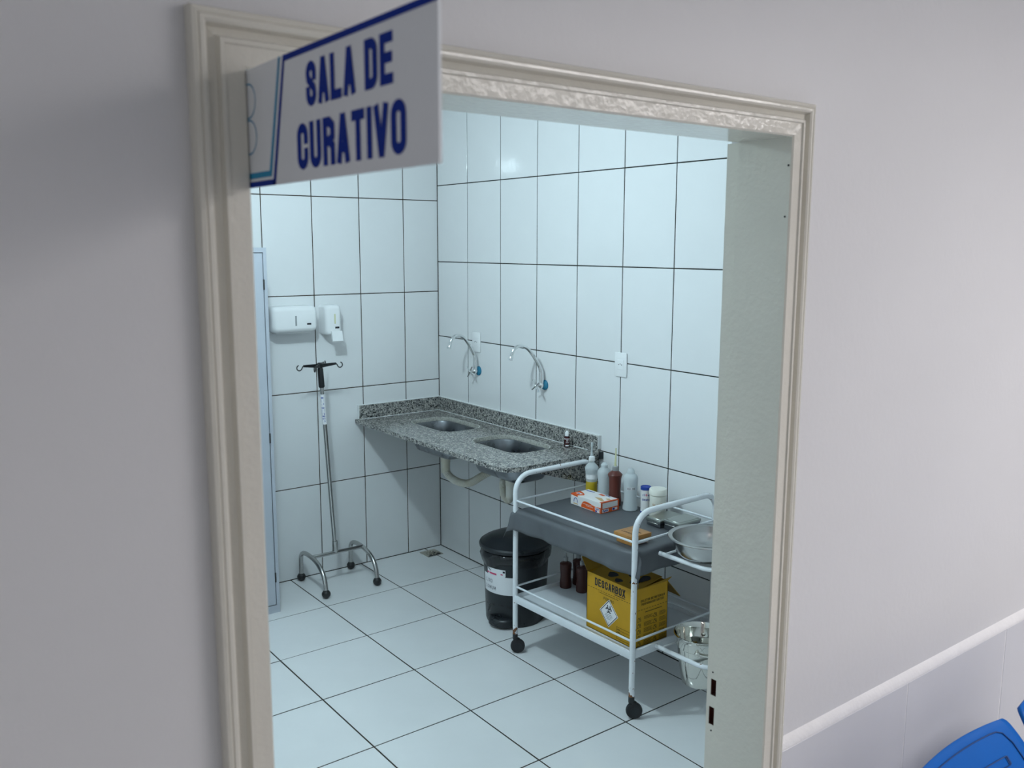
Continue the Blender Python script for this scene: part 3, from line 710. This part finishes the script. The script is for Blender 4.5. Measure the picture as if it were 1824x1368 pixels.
for (u, v) in ((0,0), (TLN,0), (0,TD), (TLN,TD)):
    p = Vector(TL(u, v, 0)); c = p + sid*.012 + Vector((0,0,.034))
    k = MB().lathe([(.011, .066), (.0125, .070), (.0125, .094), (.011, .096)], p, 14)
    k.tube([p+Vector((0,0,.070)), p+sid*.010+Vector((0,0,.066)), c], .011, 10, rads=[.012, .013, .010])
    k.build('caster_fork', 'black', tr)
    wp = [(.010, -.013), (.026, -.0135), (.032, -.010), (.0338, -.004), (.0338, .004), (.032, .010), (.026, .0135), (.010, .013)]
    def xw(x, y, z): q = c + sid*x + Vector((0,0,1))*y + axd*z; return tuple(q)
    wh = MB().lathe(wp, (0,0,0), 22, xf=xw); wh = wh.build('wheel', 'rubber', tr)
    MB().lathe([(.012, -.0145), (.018, -.0138), (.018, .0138), (.012, .0145)], (0,0,0), 16, xf=xw).build('wheel_hub', 'bin', wh)
def ring_bracket(z, v0, v1, out, rr, r0):
    pts = [(TLN, v0), (TLN+out-.07, v0)] + [(TLN+out-.07+.07*math.sin(t*PI/12), v0+.07-.07*math.cos(t*PI/12)) for t in range(1, 7)]
    pts += [(TLN+out-.07+.07*math.cos(t*PI/12), v1-.07+.07*math.sin(t*PI/12)) for t in range(0, 7)] + [(TLN, v1)]
    b = MB().tube([TL(u, v, z) for u, v in pts], r0, 12)
    b.tube([TL(TLN+.03, v0, z), TL(TLN+.03, v1, z)], .005, 8)
    return b.build('ring_bracket', 'trolley', tr)
ring_bracket(.668, .135, .385, .285, .0, .0092)
ring_bracket(.272, .135, .375, .285, .0, .0092)

# ------------------------------------------------------------------ grey cloth over the upper tray
ZC = .6925
cl = MB(); nu, nv = 64, 44; hem = .094
us = [-hem + (TLN+2*hem)*i/nu for i in range(nu+1)]; vs_ = [-hem + (TD+hem+.006)*j/nv for j in range(nv+1)]
def clothpt(u, v):
    du = -u if u < 0 else (u-TLN if u > TLN else 0); dv = -v if v < 0 else (v-TD if v > TD else 0)
    su = -1 if u < 0 else 1; sv = -1 if v < 0 else 1
    d = math.hypot(du, dv); cu_, cv_ = min(max(u, 0), TLN), min(max(v, 0), TD)
    if d == 0: return TL(u, v, ZC + .0006*math.sin(u*31)*math.sin(v*27))
    fr = min(1, d/.016)
    wav = (.0065*math.sin(u*21+.6) + .004*math.sin(u*47+2) if dv and not du else .006*math.sin(v*33+.4))*min(1, max(0, d-.012)/.06)
    o = .0065*fr + .07*d + wav
    ln = d*.99
    notch = 0
    if dv or du:
        nr = math.hypot(cu_-TLN, cv_)
        notch = .018*math.exp(-(nr/.030)**2) * max(.0, 1-d/.085)       # tucked in behind the post
        if du and dv:
            if u < 0: o += .008*fr + .26*d                              # thrown over the far post
            else:                                                       # the near corner hangs beside its post
                z = ZC - max(0, d*1.04-.004*fr) - .0006*fr
                return TL(cu_ + o*du/d*.6 + .020*fr*min(1, du/.03), cv_ - o*dv/d*.4 + notch, z)
            ln = d*1.03
    z = ZC - max(0, ln-.004*fr) - .0006*fr
    return TL(cu_ + (su*o*du/d if du else 0) - (notch if u > TLN*.5 else 0)*(1 if du else .3), cv_ + (sv*o*dv/d if dv else 0) + (notch if u > TLN*.5 else 0)*(1 if dv else .3), z)
pts = [clothpt(u, v) for u in us for v in vs_]
cl.add(pts, [(i*(nv+1)+j, i*(nv+1)+j+1, (i+1)*(nv+1)+j+1, (i+1)*(nv+1)+j) for i in range(nu) for j in range(nv)])
co = cl.build('tray_cloth', 'cloth', None, angle=80)
sm = co.modifiers.new('thick', 'SOLIDIFY'); sm.thickness = .0016; sm.offset = 1
tag(co, 'grey rubberised cloth draped over the upper tray of the white trolley', 'cloth')
ZO = ZC + .0030

# ------------------------------------------------------------------ glove box
gb = thing('glove_box', (-.228, -1.679, ZO), 'orange and white glove carton on the grey trolley cloth', 'box')
gx0, gx1, gy0, gy1, gz = -.284, -.172, -1.576, -1.782, ZO+.050
MB().rbox((gx0, gy1, ZO), (gx1, gy0, gz), .0012, 1).build('carton', 'carton', gb)
gl, gw = gy0-gy1, gx1-gx0
fm = lambda a, b: (gx0-.0004, gy0-a, ZO+b)            # long face: a towards the viewer's right
rm = lambda a, b: (gx0+a, gy1-.0004, ZO+b)            # end face
tm2 = lambda a, b: (gx0+b, gy0-a, gz+.0004)           # top: a along, b away from the front edge
gp = MB()
gp.poly([(.074, .0)]+[(.074+.028*(1-math.cos(t*PI/12)), .034*math.sin(t*PI/12)) for t in range(1, 7)]+[(.125, .033), (.15, .027), (.175, .024), (.190, .0255), (gl, .0275), (gl, .0)], fm)
gp.poly([(0, .046), (.05, .042), (.05, .05), (0, .05)], fm)
gp.poly([(0,0),(gw,0),(gw,.05),(0,.05)], rm)
gp.poly([(0,0),(.05,0),(.058,.012),(.066,.026),(.052,.040),(.028,.052),(.0,.060)], tm2)
gp.poly([(.09,.088),(.13,.084),(.135,.098),(.10,.104)], tm2)
gp.poly([(gl-.012,.0),(gl,.0),(gl,gw),(gl-.006,gw)], tm2)
gp.build('orange_print', 'orange', gb, smooth=False)
e2 = lambda f: (lambda a, b: (lambda p: (p[0]-(.0003 if f == 'f' else 0), p[1]-(.0003 if f == 'r' else 0), p[2]+(.0003 if f == 't' else 0)))({'f': fm, 'r': rm, 't': tm2}[f](a, b)))
wp_ = MB()
wp_.poly([(.010,.021),(gw-.008,.021),(gw-.008,.046),(.010,.046)], e2('r')).poly([(.008,.003),(.048,.003),(.048,.017),(.008,.017)], e2('r')).poly([(.070,.004),(.102,.004),(.102,.016),(.070,.016)], e2('r'))
wp_.poly([(.168,.011),(.199,.011),(.199,.022),(.168,.022)], e2('f')).poly([(.170,.001),(.199,.001),(.199,.0095),(.170,.0095)], e2('f'))
for (a, b, w) in ((.086, .0215, .062), (.108, .0155, .050)):
    for q in range(9): wp_.ribbon([(a+w*q/9, b), (a+w*(q+.62)/9, b+.0004)], .0028, e2('f'))
wp_.ribbon([(.074, .0012), (.155, .0012)], .0022, e2('f')).poly([(.012,.020),(.046,.018),(.050,.034),(.018,.038)], e2('t'))
wp_.build('white_print', 'carton', gb, smooth=False)
e3 = lambda f: (lambda a, b: (lambda p: (p[0]-(.0003 if f == 'f' else 0), p[1]-(.0003 if f == 'r' else 0), p[2]+(.0003 if f == 't' else 0)))(e2(f)(a, b)))
bp_ = MB().ribbon(arc(.036, .018, .0125, .0175, -10, 190, 12), .0038, fm)
for (f, a, b, w, h) in (('f', .173, .0135, .021, .006), ('r', .013, .006, .030, .0075)):
    bp_.ribbon([(a, b), (a+.15*w, b+h), (a+.3*w, b), (a+.45*w, b+h), (a+.6*w, b), (a+.75*w, b+h), (a+.9*w, b+.1*h), (a+w, b+h)], h*.42, e3(f))
bp_.poly([(.171,.0015),(.183,.0015),(.183,.009),(.171,.009)], e3('f')).poly([(.072,.005),(.086,.005),(.086,.015),(.072,.015)], e3('r')).poly([(.020,.022),(.034,.021),(.036,.030),(.024,.032)], e3('t')).poly([(.008,.085),(.060,.092),(.060,.100),(.010,.096)], tm2).poly([(.13,.100),(.16,.097),(.16,.105),(.13,.107)], tm2)
bp_.build('blue_print', 'blue_print', gb, smooth=False)
tp = MB().poly([(.020,.006),(.052,.006),(.050,.011),(.022,.011)], e2('f')).poly([(.115,.045),(.185,.020),(.192,.034),(.150,.058)], tm2).poly([(.165,.066),(.190,.058),(.196,.072),(.178,.080)], tm2)
tp.build('tan_print', 'tan_print', gb, smooth=False)

# ------------------------------------------------------------------ squeeze bottles on the trolley
def bottle(name, x, y, z0, label, m, prof, tip=None, tipm='tip_pl', cap=None, capm='plastic', cat='bottle', group=None):
    t = thing(name, (x, y, z0), label, cat, group)
    MB().lathe([(r, z0+h) for r, h in prof], (x, y, 0), 24).build('body', m, t)
    if cap: MB().lathe([(r, z0+h) for r, h in cap], (x, y, 0), 20).build('cap', capm, t)
    if tip:
        pts, rr = tip
        MB().tube([(x+dx, y+dy, z0+h) for dx, dy, h in pts], .003, 10, rads=rr).build('spout', tipm, t)
    return t
waist = [(.030, .0), (.033, .004), (.033, .022), (.0305, .040), (.030, .060), (.0315, .085), (.033, .110), (.034, .136), (.0345, .143)]
t = bottle('squeeze_bottle', -.125, -1.544, ZO, 'clear squeeze bottle half full of yellow liquid with long spout on the trolley', 'clear_pl',
  [(.026, .076), (.0275, .095), (.0285, .112), (.032, .132), (.0335, .142), (.028, .152), (.018, .162), (.0125, .168), (.0125, .182)],
  ([(0,0,.196), (.0, .002, .214), (-.002,-.002,.240), (-.003,-.003,.262), (-.003,-.003,.266)], [.0075, .0045, .0042, .0062, .0050]), 'clear_pl', [(.0145, .176), (.0155, .178), (.0140, .196), (.008, .199)], 'plastic')
MB().lathe([(.027, ZO), (.029, ZO+.004), (.0285, ZO+.03), (.0268, ZO+.0765)], (-.125, -1.544, 0), 24).build('liquid', 'yellow_liq', t)
MB().lathe([(.0285, ZO+.090), (.0295, ZO+.112)], (-.125, -1.544, 0), 24, cap0=False, cap1=False).build('white_band', 'plastic', t)
bottle('squeeze_bottle', -.12, -1.627, ZO, 'empty clear squeeze bottle between the yellow liquid and red brown bottles', 'clear_pl',
  [(.028, 0), (.031, .004), (.030, .03), (.028, .06), (.029, .09), (.0325, .122), (.0335, .138), (.027, .150), (.017, .158)], None, None, [(.0165, .157), (.0165, .172), (.010, .180), (.006, .183)], 'clear_pl')
t = bottle('squeeze_bottle', -.135, -1.716, ZO, 'red brown waisted squeeze bottle with pale yellow spout on the trolley', 'brown_pl',
  [(.028, .0), (.030, .004), (.0305, .03), (.0285, .048), (.0268, .070), (.028, .100), (.029, .128), (.0325, .141), (.0345, .146), (.030, .152), (.018, .162), (.0125, .166)],
  ([(0,0,.183), (0,0,.200), (.0015,.0,.230), (.002,0,.270)], [.0065, .0048, .0038, .0026]), 'tip_pl', [(.0140, .164), (.0145, .166), (.0140, .184), (.009, .186)], 'window')
t = bottle('squeeze_bottle', -.13, -1.812, ZO, 'clear squeeze bottle of alcohol with hand written label beside the blue can', 'clear_pl',
  [(.0315, .0), (.0345, .004), (.034, .014), (.030, .040), (.0285, .060), (.0290, .090), (.0315, .118), (.0330, .138), (.0340, .150), (.029, .162), (.019, .170)],
  None, None, [(.0185, .169), (.0175, .182), (.011, .192), (.006, .194)], 'clear_pl')
def cyl(cx, cy, r, z0, th0): return lambda a, b: (cx+r*math.cos(th0+a/r), cy+r*math.sin(th0+a/r), z0+b)
tc_ = math.atan2(-.793, -.609)
lb_ = curved_sheet(-.021, .021, .098, .113, cyl(-.13, -1.812, .0312, ZO, tc_), 8).build('handwritten_label', 'paper', t)
MB().text('ALC. 70%', -.018, .1015, .035, .0075, .0013, cyl(-.13, -1.812, .0315, ZO, tc_), gap=.5).build('lettering', 'ink', lb_, smooth=False)

# ------------------------------------------------------------------ tape can and cream jar
t = thing('tape_can', (-.105, -1.885, ZO), 'slim white tape can with blue lid beside the cream jar', 'can')
MB().lathe([(.0225, ZO+.006), (.0225, ZO+.118)], (-.105, -1.885, 0), 28).build('body', 'carton', t)
MB().lathe([(.0225, ZO), (.0238, ZO+.0015), (.0238, ZO+.008)], (-.105, -1.885, 0), 28).build('base_rim', 'blue_print', t)
MB().lathe([(.0240, ZO+.108), (.0240, ZO+.121), (.021, ZO+.122), (.020, ZO+.119), (.006, ZO+.119)], (-.105, -1.885, 0), 28).build('lid', 'blue_print', t)
cm = cyl(-.105, -1.885, .0228, ZO, tc_)
MB().text('ci', -.0185, .080, .010, .012, .0020, cm).text('ex', .0075, .080, .014, .012, .0020, cm).text('sparadrapo', -.021, .060, .042, .012, .0024, cm, gap=.35).ribbon([(-.02+.04*i/6, .0155) for i in range(7)], .0012, cm).build('blue_print', 'blue_print', t, smooth=False)
MB().text('+', -.0075, .0795, .013, .013, .0040, cm).build('red_cross', 'pink_print', t, smooth=False)
t = thing('cream_jar', (-.10, -1.955, ZO), 'round cream white plastic jar with screw lid beside the blue lidded can', 'jar')
MB().lathe([(.035, ZO), (.037, ZO+.003), (.037, ZO+.096), (.034, ZO+.098), (.034, ZO+.103)], (-.10, -1.955, 0), 32).build('body', 'cream_pl', t)
MB().lathe([(.0340, ZO+.1005), (.0398, ZO+.101), (.0395, ZO+.122), (.037, ZO+.126), (.005, ZO+.127)], (-.10, -1.955, 0), 36).build('lid', 'cream_pl', t)
jm = cyl(-.10, -1.955, .0373, ZO, tc_)
jl = MB()
x = -.030
for k, (w, h) in enumerate(((.006,.010),(.004,.006),(.005,.007),(.007,.004),(.006,.008),(.006,.005),(.007,.006),(.005,.004))):
    jl.ribbon([(x, .055), (x+w*.3, .055+h), (x+w*.65, .055), (x+w, .057)], .0017, jm); x += w
jl.ribbon([(x-.02+.02*i/4, .062+.0015*i) for i in range(5)], .0015, jm)
jl.build('script_lettering', 'wood', t, smooth=False)

# ------------------------------------------------------------------ steel instrument boxes
def steel_box(x0, x1, y0, y1, h, label):
    t = thing('instrument_box', ((x0+x1)/2, (y0+y1)/2, ZO), label, 'box', 'steel instrument boxes on the trolley')
    MB().rbox((x0+.002, y1+.002, ZO), (x1-.002, y0-.002, ZO+h-.010), .004, 2).build('body', 'steel_dark', t)
    l = MB().rbox((x0, y1, ZO+h-.016), (x1, y0, ZO+h-.003), .003, 2)
    l.rbox((x0+.006, y1+.006, ZO+h-.006), (x1-.006, y0-.006, ZO+h), .002, 1)
    l.build('lid', 'box_steel', t)
    MB().rbox((x0-.002, y1+.012, ZO+h-.024), (x0+.001, y0-.012, ZO+h-.019), .0008, 1).build('lid_bead', 'polished', t)
steel_box(-.226, -.078, -2.006, -2.091, .036, 'lower closed steel instrument box next to the cream jar')
steel_box(-.218, -.078, -2.101, -2.188, .046, 'taller closed steel instrument box nearest the trolley end handle')

# ------------------------------------------------------------------ wooden box
wb = thing('wooden_box', (-.434, -2.138, ZO), 'small varnished wooden box with overhanging lid at the trolley corner', 'box')
MB().rbox((-.487, -2.183, ZO), (-.393, -2.095, ZO+.024), .002, 1).build('body', 'wood', wb)
wl = MB().rbox((-.493, -2.191, ZO+.024), (-.382, -2.085, ZO+.042), .002, 2).build('lid', 'wood', wb)
MB().poly([(-.470, -.0), (-.404, -.0), (-.404, .017), (-.470, .017)], lambda a, b: (a+.012, -2.1835, ZO+.003+b)).build('paper_label', 'paper', wb, smooth=False)
MB().ribbon([(-.445, .012), (-.41, .012)], .004, lambda a, b: (a+.012, -2.1838, ZO+.002+b)).build('label_print', 'sign_cyan', wb, smooth=False)
wm = lambda a, b: (-.487+b, -2.092-a, ZO+.0424)
sl = MB().ribbon([(.056, .060), (.084, .060)], .006, wm); sl.text('LAMINAS', .012, .018, .060, .011, .0022, wm, gap=.5).ribbon([(.02, .045), (.05, .065)], .002, wm)
sl.build('lettering', 'ink', wl, smooth=False)

# ------------------------------------------------------------------ basin and pail in the trolley brackets
t = thing('steel_basin', (-.29, -2.405, .677), 'round stainless steel basin in the upper bracket at the trolley end', 'basin')
MB().lathe([(.02, .6805), (.085, .678), (.108, .684), (.124, .702), (.134, .735), (.138, .757), (.150, .7615), (.155, .7605), (.1565, .757), (.154, .7545), (.1395, .7545), (.1355, .734), (.1255, .7005), (.109, .6825), (.085, .6765), (.02, .679)], (-.29, -2.405, 0), 48, cap0=True, cap1=True).build('bowl', 'steel', t)
t = thing('steel_pail', (-.305, -2.40, .150), 'shiny steel pail hanging in the lower bracket at the trolley end', 'pail')
px, py = -.305, -2.40
MB().lathe([(.02, .1525), (.066, .152), (.070, .156), (.078, .20), (.0855, .255), (.090, .305), (.0945, .309), (.0965, .340), (.104, .355), (.107, .358), (.107, .361), (.104, .362), (.0945, .342), (.0925, .312), (.088, .306), (.0835, .255), (.076, .20), (.068, .1575), (.02, .154)], (px, py, 0), 48).build('bucket', 'polished', t)
dv_ = Vector((-.83, -.55, 0)).normalized(); sv_ = Vector((-dv_.y, dv_.x, 0))
for s_ in (1, -1):
    c = Vector((px, py, .312)) + dv_*s_*.098; lug = MB().ball(c, .011, 14); lug.tube([Vector((px, py, .312))+dv_*s_*.090, c], .006, 10); lug.build('handle_lug', 'polished', t)
hp = [Vector((px, py, .312)) + dv_*.100*math.cos(a) + sv_*.112*math.sin(a)*(-1 if True else 1)*-1 + Vector((0,0,-.022*math.sin(a))) for a in [PI*i/16 for i in range(17)]]
MB().tube(hp, .004, 10).build('bail_handle', 'polished', t)

# ------------------------------------------------------------------ dark bottles on the lower tray
dprof = [(.026, 0), (.0285, .003), (.0285, .022), (.0255, .045), (.0248, .060), (.0265, .085), (.0285, .108), (.0285, .118), (.025, .122), (.013, .126), (.011, .132)]
dcap = [(.011, .130), (.0115, .148), (.006, .152), (.003, .170)]
for (x, y, lab) in ((-.270, -1.531, 'dark brown bottle on the lower tray, nearest the black bin'), (-.245, -1.620, 'dark brown bottle on the lower tray, touching the yellow carton'), (-.195, -1.538, 'dark brown bottle on the lower tray, behind the other two by the wall')):
    bottle('brown_bottle', x, y, .2685, lab, 'brown_dk', dprof, None, None, dcap, 'window', group='dark brown bottles on the lower tray')

# ------------------------------------------------------------------ yellow sharps box
sb = thing('sharps_box', (-.39, -2.065, .2685), 'open yellow cardboard sharps box with biohazard diamond on the lower tray', 'box')
x0, x1, y0, y1, z0, z1 = -.487, -.293, -1.922, -2.207, .2687, .516
th = .003
bx_ = MB().box((x0, y1, z0), (x0+th, y0, z1)).box((x1-th, y1, z0), (x1, y0, z1)).box((x0, y0-th, z0), (x1, y0, z1)).box((x0, y1, z0), (x1, y1+th, z1)).box((x0, y1, z0), (x1, y0, z0+th))
bx_.build('carton', 'yellow', sb, smooth=False)
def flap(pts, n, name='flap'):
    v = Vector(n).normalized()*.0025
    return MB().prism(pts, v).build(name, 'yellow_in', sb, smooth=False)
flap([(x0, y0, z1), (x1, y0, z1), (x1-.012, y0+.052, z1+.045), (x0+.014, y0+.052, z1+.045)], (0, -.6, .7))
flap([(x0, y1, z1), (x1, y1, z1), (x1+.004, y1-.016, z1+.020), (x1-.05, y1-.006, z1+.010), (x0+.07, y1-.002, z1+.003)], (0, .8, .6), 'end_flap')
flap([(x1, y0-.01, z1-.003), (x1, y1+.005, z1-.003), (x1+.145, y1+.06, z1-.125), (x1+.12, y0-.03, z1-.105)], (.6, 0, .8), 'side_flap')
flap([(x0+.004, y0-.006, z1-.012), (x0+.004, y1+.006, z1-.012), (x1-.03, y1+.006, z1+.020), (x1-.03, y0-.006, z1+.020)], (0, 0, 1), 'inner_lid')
im = lambda a, b: (x0+.004+b, y0-.006-a, z1-.0085+b*.2)
ib = MB()
for (a, b, w, h) in ((.07,.05,.05,.02), (.13,.03,.04,.014), (.19,.06,.045,.02), (.06,.11,.06,.02), (.21,.10,.04,.03), (.15,.09,.03,.01)):
    ib.poly([(a+w*.5+w*.5*math.cos(t)*(1+.25*math.sin(3*t)), b+h*math.sin(t)) for t in [2*PI*i/12 for i in range(12)]], im)
ib.build('hand_mark', 'ink', sb, smooth=False)
ff = lambda a, b: (x0-.0004, y0-a, z0+b)
H_ = z1-z0
fl = MB().text('DESCARBOX', .050, H_-.047, .182, .034, .0062, ff, gap=.22)
fl.ribbon([(.17, H_-.052), (.232, H_-.052)], .0032, ff)
fl.build('lettering', 'ink', sb, smooth=False)
fp = MB()
for i in range(18): fp.ribbon([(.008+i*.0155, H_-.0615), (.008+i*.0155+.010, H_-.0615)], .0024, ff)
for i in range(14): fp.ribbon([(.075+i*.0085, H_-.070), (.075+i*.0085+.0062, H_-.070)], .0030, ff)
fp.text('PERIGO', .105, H_-.093, .062, .0115, .0020, ff, gap=.35)
fp.ribbon([(.185, .012), (.278, .012), (.278, .062), (.185, .062)], .0016, ff, closed=True)
for k in (.024, .037, .050): fp.ribbon([(.185, k), (.278, k)], .0014, ff)
for k in (.028, .041, .053): fp.ribbon([(.190, k), (.205, k)], .003, ff)
fp.build('brown_print', 'ink_y', sb, smooth=False)
dc, dz = .138, .103
dm = MB().poly([(dc-.056, dz), (dc, dz-.061), (dc+.056, dz), (dc, dz+.061)], lambda a, b: ff(a, b)).build('diamond_label', 'paper', sb, smooth=False)
f2 = lambda a, b: (x0-.0008, y0-a, z0+b)
dk = MB().ribbon([(dc-.050, dz), (dc, dz-.0545), (dc+.050, dz), (dc, dz+.0545)], .0030, f2, closed=True)
bzx, bzz = dc, dz+.017
for k in range(3):
    a0 = 90+120*k; cx_, cy_ = bzx+.0098*math.cos(math.radians(a0)), bzz+.0098*math.sin(math.radians(a0))
    dk.ribbon(arc(cx_, cy_, .0092, .0092, a0+38, a0+322, 14), .0044, f2)
dk.ribbon(arc(bzx, bzz, .0105, .0105, 0, 345, 16), .0020, f2, closed=True)
dk.build('biohazard_symbol', 'ink', dm, smooth=False)
gm = MB()
for i, w in enumerate((.040, .050, .036, .028)): gm.ribbon([(dc-w/2, dz-.006-.0065*i), (dc+w/2, dz-.006-.0065*i)], .0024, f2)
gm.text('6', dc-.002, dz-.046, .004, .008, .001, f2)
gm.build('fine_print', 'window', dm, smooth=False)
rf = lambda a, b: (x0+a, y1-.0004, z0+b)
rp = MB().text('COLETOR DE MATERIAIS', .036, H_-.058, .140, .0105, .0023, rf, gap=.4).text('PERFUROCORTANTES', .040, H_-.073, .128, .0105, .0023, rf, gap=.4)
rp.ribbon([(.062, H_-.104), (.160, H_-.104)], .0034, rf)
for i in range(12): rp.ribbon([(.006+i*.0157, H_-.090), (.006+i*.0157+.010, H_-.090)], .0024, rf)
rnd = random.Random(3)
for (cx_, w) in ((.056, .056), (.146, .042)):
    for r_ in range(5):
        zt = H_-.122-r_*.026
        for l_ in range(rnd.choice((3, 4, 4))): rp.ribbon([(cx_, zt-l_*.0048), (cx_+w*rnd.uniform(.75, 1), zt-l_*.0048)], .0021, rf)
for cx_ in (.030, .122):
    for r_ in range(5):
        zt = H_-.130-r_*.026
        rp.ribbon([(cx_-.010, zt-.008), (cx_-.008, zt+.006), (cx_+.006, zt+.008), (cx_+.009, zt-.007)], .0022, rf, closed=True)
        rp.ribbon([(cx_-.004, zt+.010), (cx_+.003, zt-.002), (cx_+.008, zt+.002)], .003, rf)
rp.build('instruction_print', 'ink_y', sb, smooth=False)

# ------------------------------------------------------------------ blue plastic chairs in the corridor
def make_chair(cx, label):
    t = thing('plastic_chair', (cx, -4.05, 0), label, 'chair', 'blue plastic chairs along the corridor wall')
    prof = [(-3.748, .786, .192), (-3.760, .776, .204), (-3.795, .732, .217), (-3.832, .672, .224), (-3.862, .590, .226), (-3.882, .510, .225), (-3.905, .455, .222), (-3.96, .425, .222), (-4.06, .420, .226), (-4.18, .428, .226), (-4.27, .432, .218), (-4.305, .418, .205)]
    P = []
    for i in range(len(prof)-1):
        for k in range(4):
            f = k/4; a = prof[max(i-1, 0)]; b = prof[i]; c = prof[i+1]; d = prof[min(i+2, len(prof)-1)]
            P.append([.5*((2*b[q]) + (c[q]-a[q])*f + (2*a[q]-5*b[q]+4*c[q]-d[q])*f*f + (-a[q]+3*b[q]-3*c[q]+d[q])*f**3) for q in range(3)])
    P.append(list(prof[-1]))
    n = 26; vs = []
    for i, (y, z, hw) in enumerate(P):
        for j in range(n+1):
            s_ = -1+2*j/n; x = cx+hw*s_
            ed = abs(s_)**6
            back = max(0, min(1, (z-.44)/.12))
            vs.append((x, y + back*(-.018*s_*s_), z + (1-back)*(.018*s_*s_ + .0*ed)))
    sh = MB().add(vs, [(i*(n+1)+j, i*(n+1)+j+1, (i+1)*(n+1)+j+1, (i+1)*(n+1)+j) for i in range(len(P)-1) for j in range(n)])
    so = sh.build('shell', 'chair', t, angle=60); md = so.modifiers.new('thick', 'SOLIDIFY'); md.thickness = .009; md.offset = 0
    def bk(s_, k):    # point on the sitting face of the back: s_ -1..1 across, k row position in P
        i = int(k); f = k-i; y = P[i][0]*(1-f)+P[i+1][0]*f; z = P[i][1]*(1-f)+P[i+1][1]*f; hw = P[i][2]*(1-f)+P[i+1][2]*f
        return (cx+hw*s_, y-.018*s_*s_-.0045, z+.0042)
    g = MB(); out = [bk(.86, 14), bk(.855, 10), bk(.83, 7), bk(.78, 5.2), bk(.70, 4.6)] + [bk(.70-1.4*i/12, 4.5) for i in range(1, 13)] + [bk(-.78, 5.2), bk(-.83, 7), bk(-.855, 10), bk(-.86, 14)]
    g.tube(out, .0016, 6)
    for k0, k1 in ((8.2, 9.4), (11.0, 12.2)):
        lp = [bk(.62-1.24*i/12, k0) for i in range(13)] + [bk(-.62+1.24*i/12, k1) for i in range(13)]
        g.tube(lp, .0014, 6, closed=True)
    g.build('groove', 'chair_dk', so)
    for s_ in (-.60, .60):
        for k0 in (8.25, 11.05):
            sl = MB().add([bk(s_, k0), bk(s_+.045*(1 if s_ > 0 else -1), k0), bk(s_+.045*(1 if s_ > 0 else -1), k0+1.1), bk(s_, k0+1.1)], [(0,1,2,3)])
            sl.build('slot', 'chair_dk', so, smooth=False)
    for sx_ in (-1, 1):
        MB().tube([(cx+sx_*.19, -4.24, .418), (cx+sx_*.225, -4.285, .0)], .012, 10).build('leg', 'steel', t)
        MB().tube([(cx+sx_*.19, -3.96, .414), (cx+sx_*.225, -3.83, .0)], .012, 10).build('leg', 'steel', t)
    MB().tube([(cx-.19, -4.24, .411), (cx+.19, -4.24, .411)], .010, 8).build('crossbar', 'steel', t)
    MB().tube([(cx-.19, -3.96, .408), (cx+.19, -3.96, .408)], .010, 8).build('crossbar', 'steel', t)
make_chair(-1.035, 'blue plastic chair nearer the doorway against the corridor wall')
make_chair(-.560, 'second blue plastic chair from the doorway, mostly cut off by the picture edge')
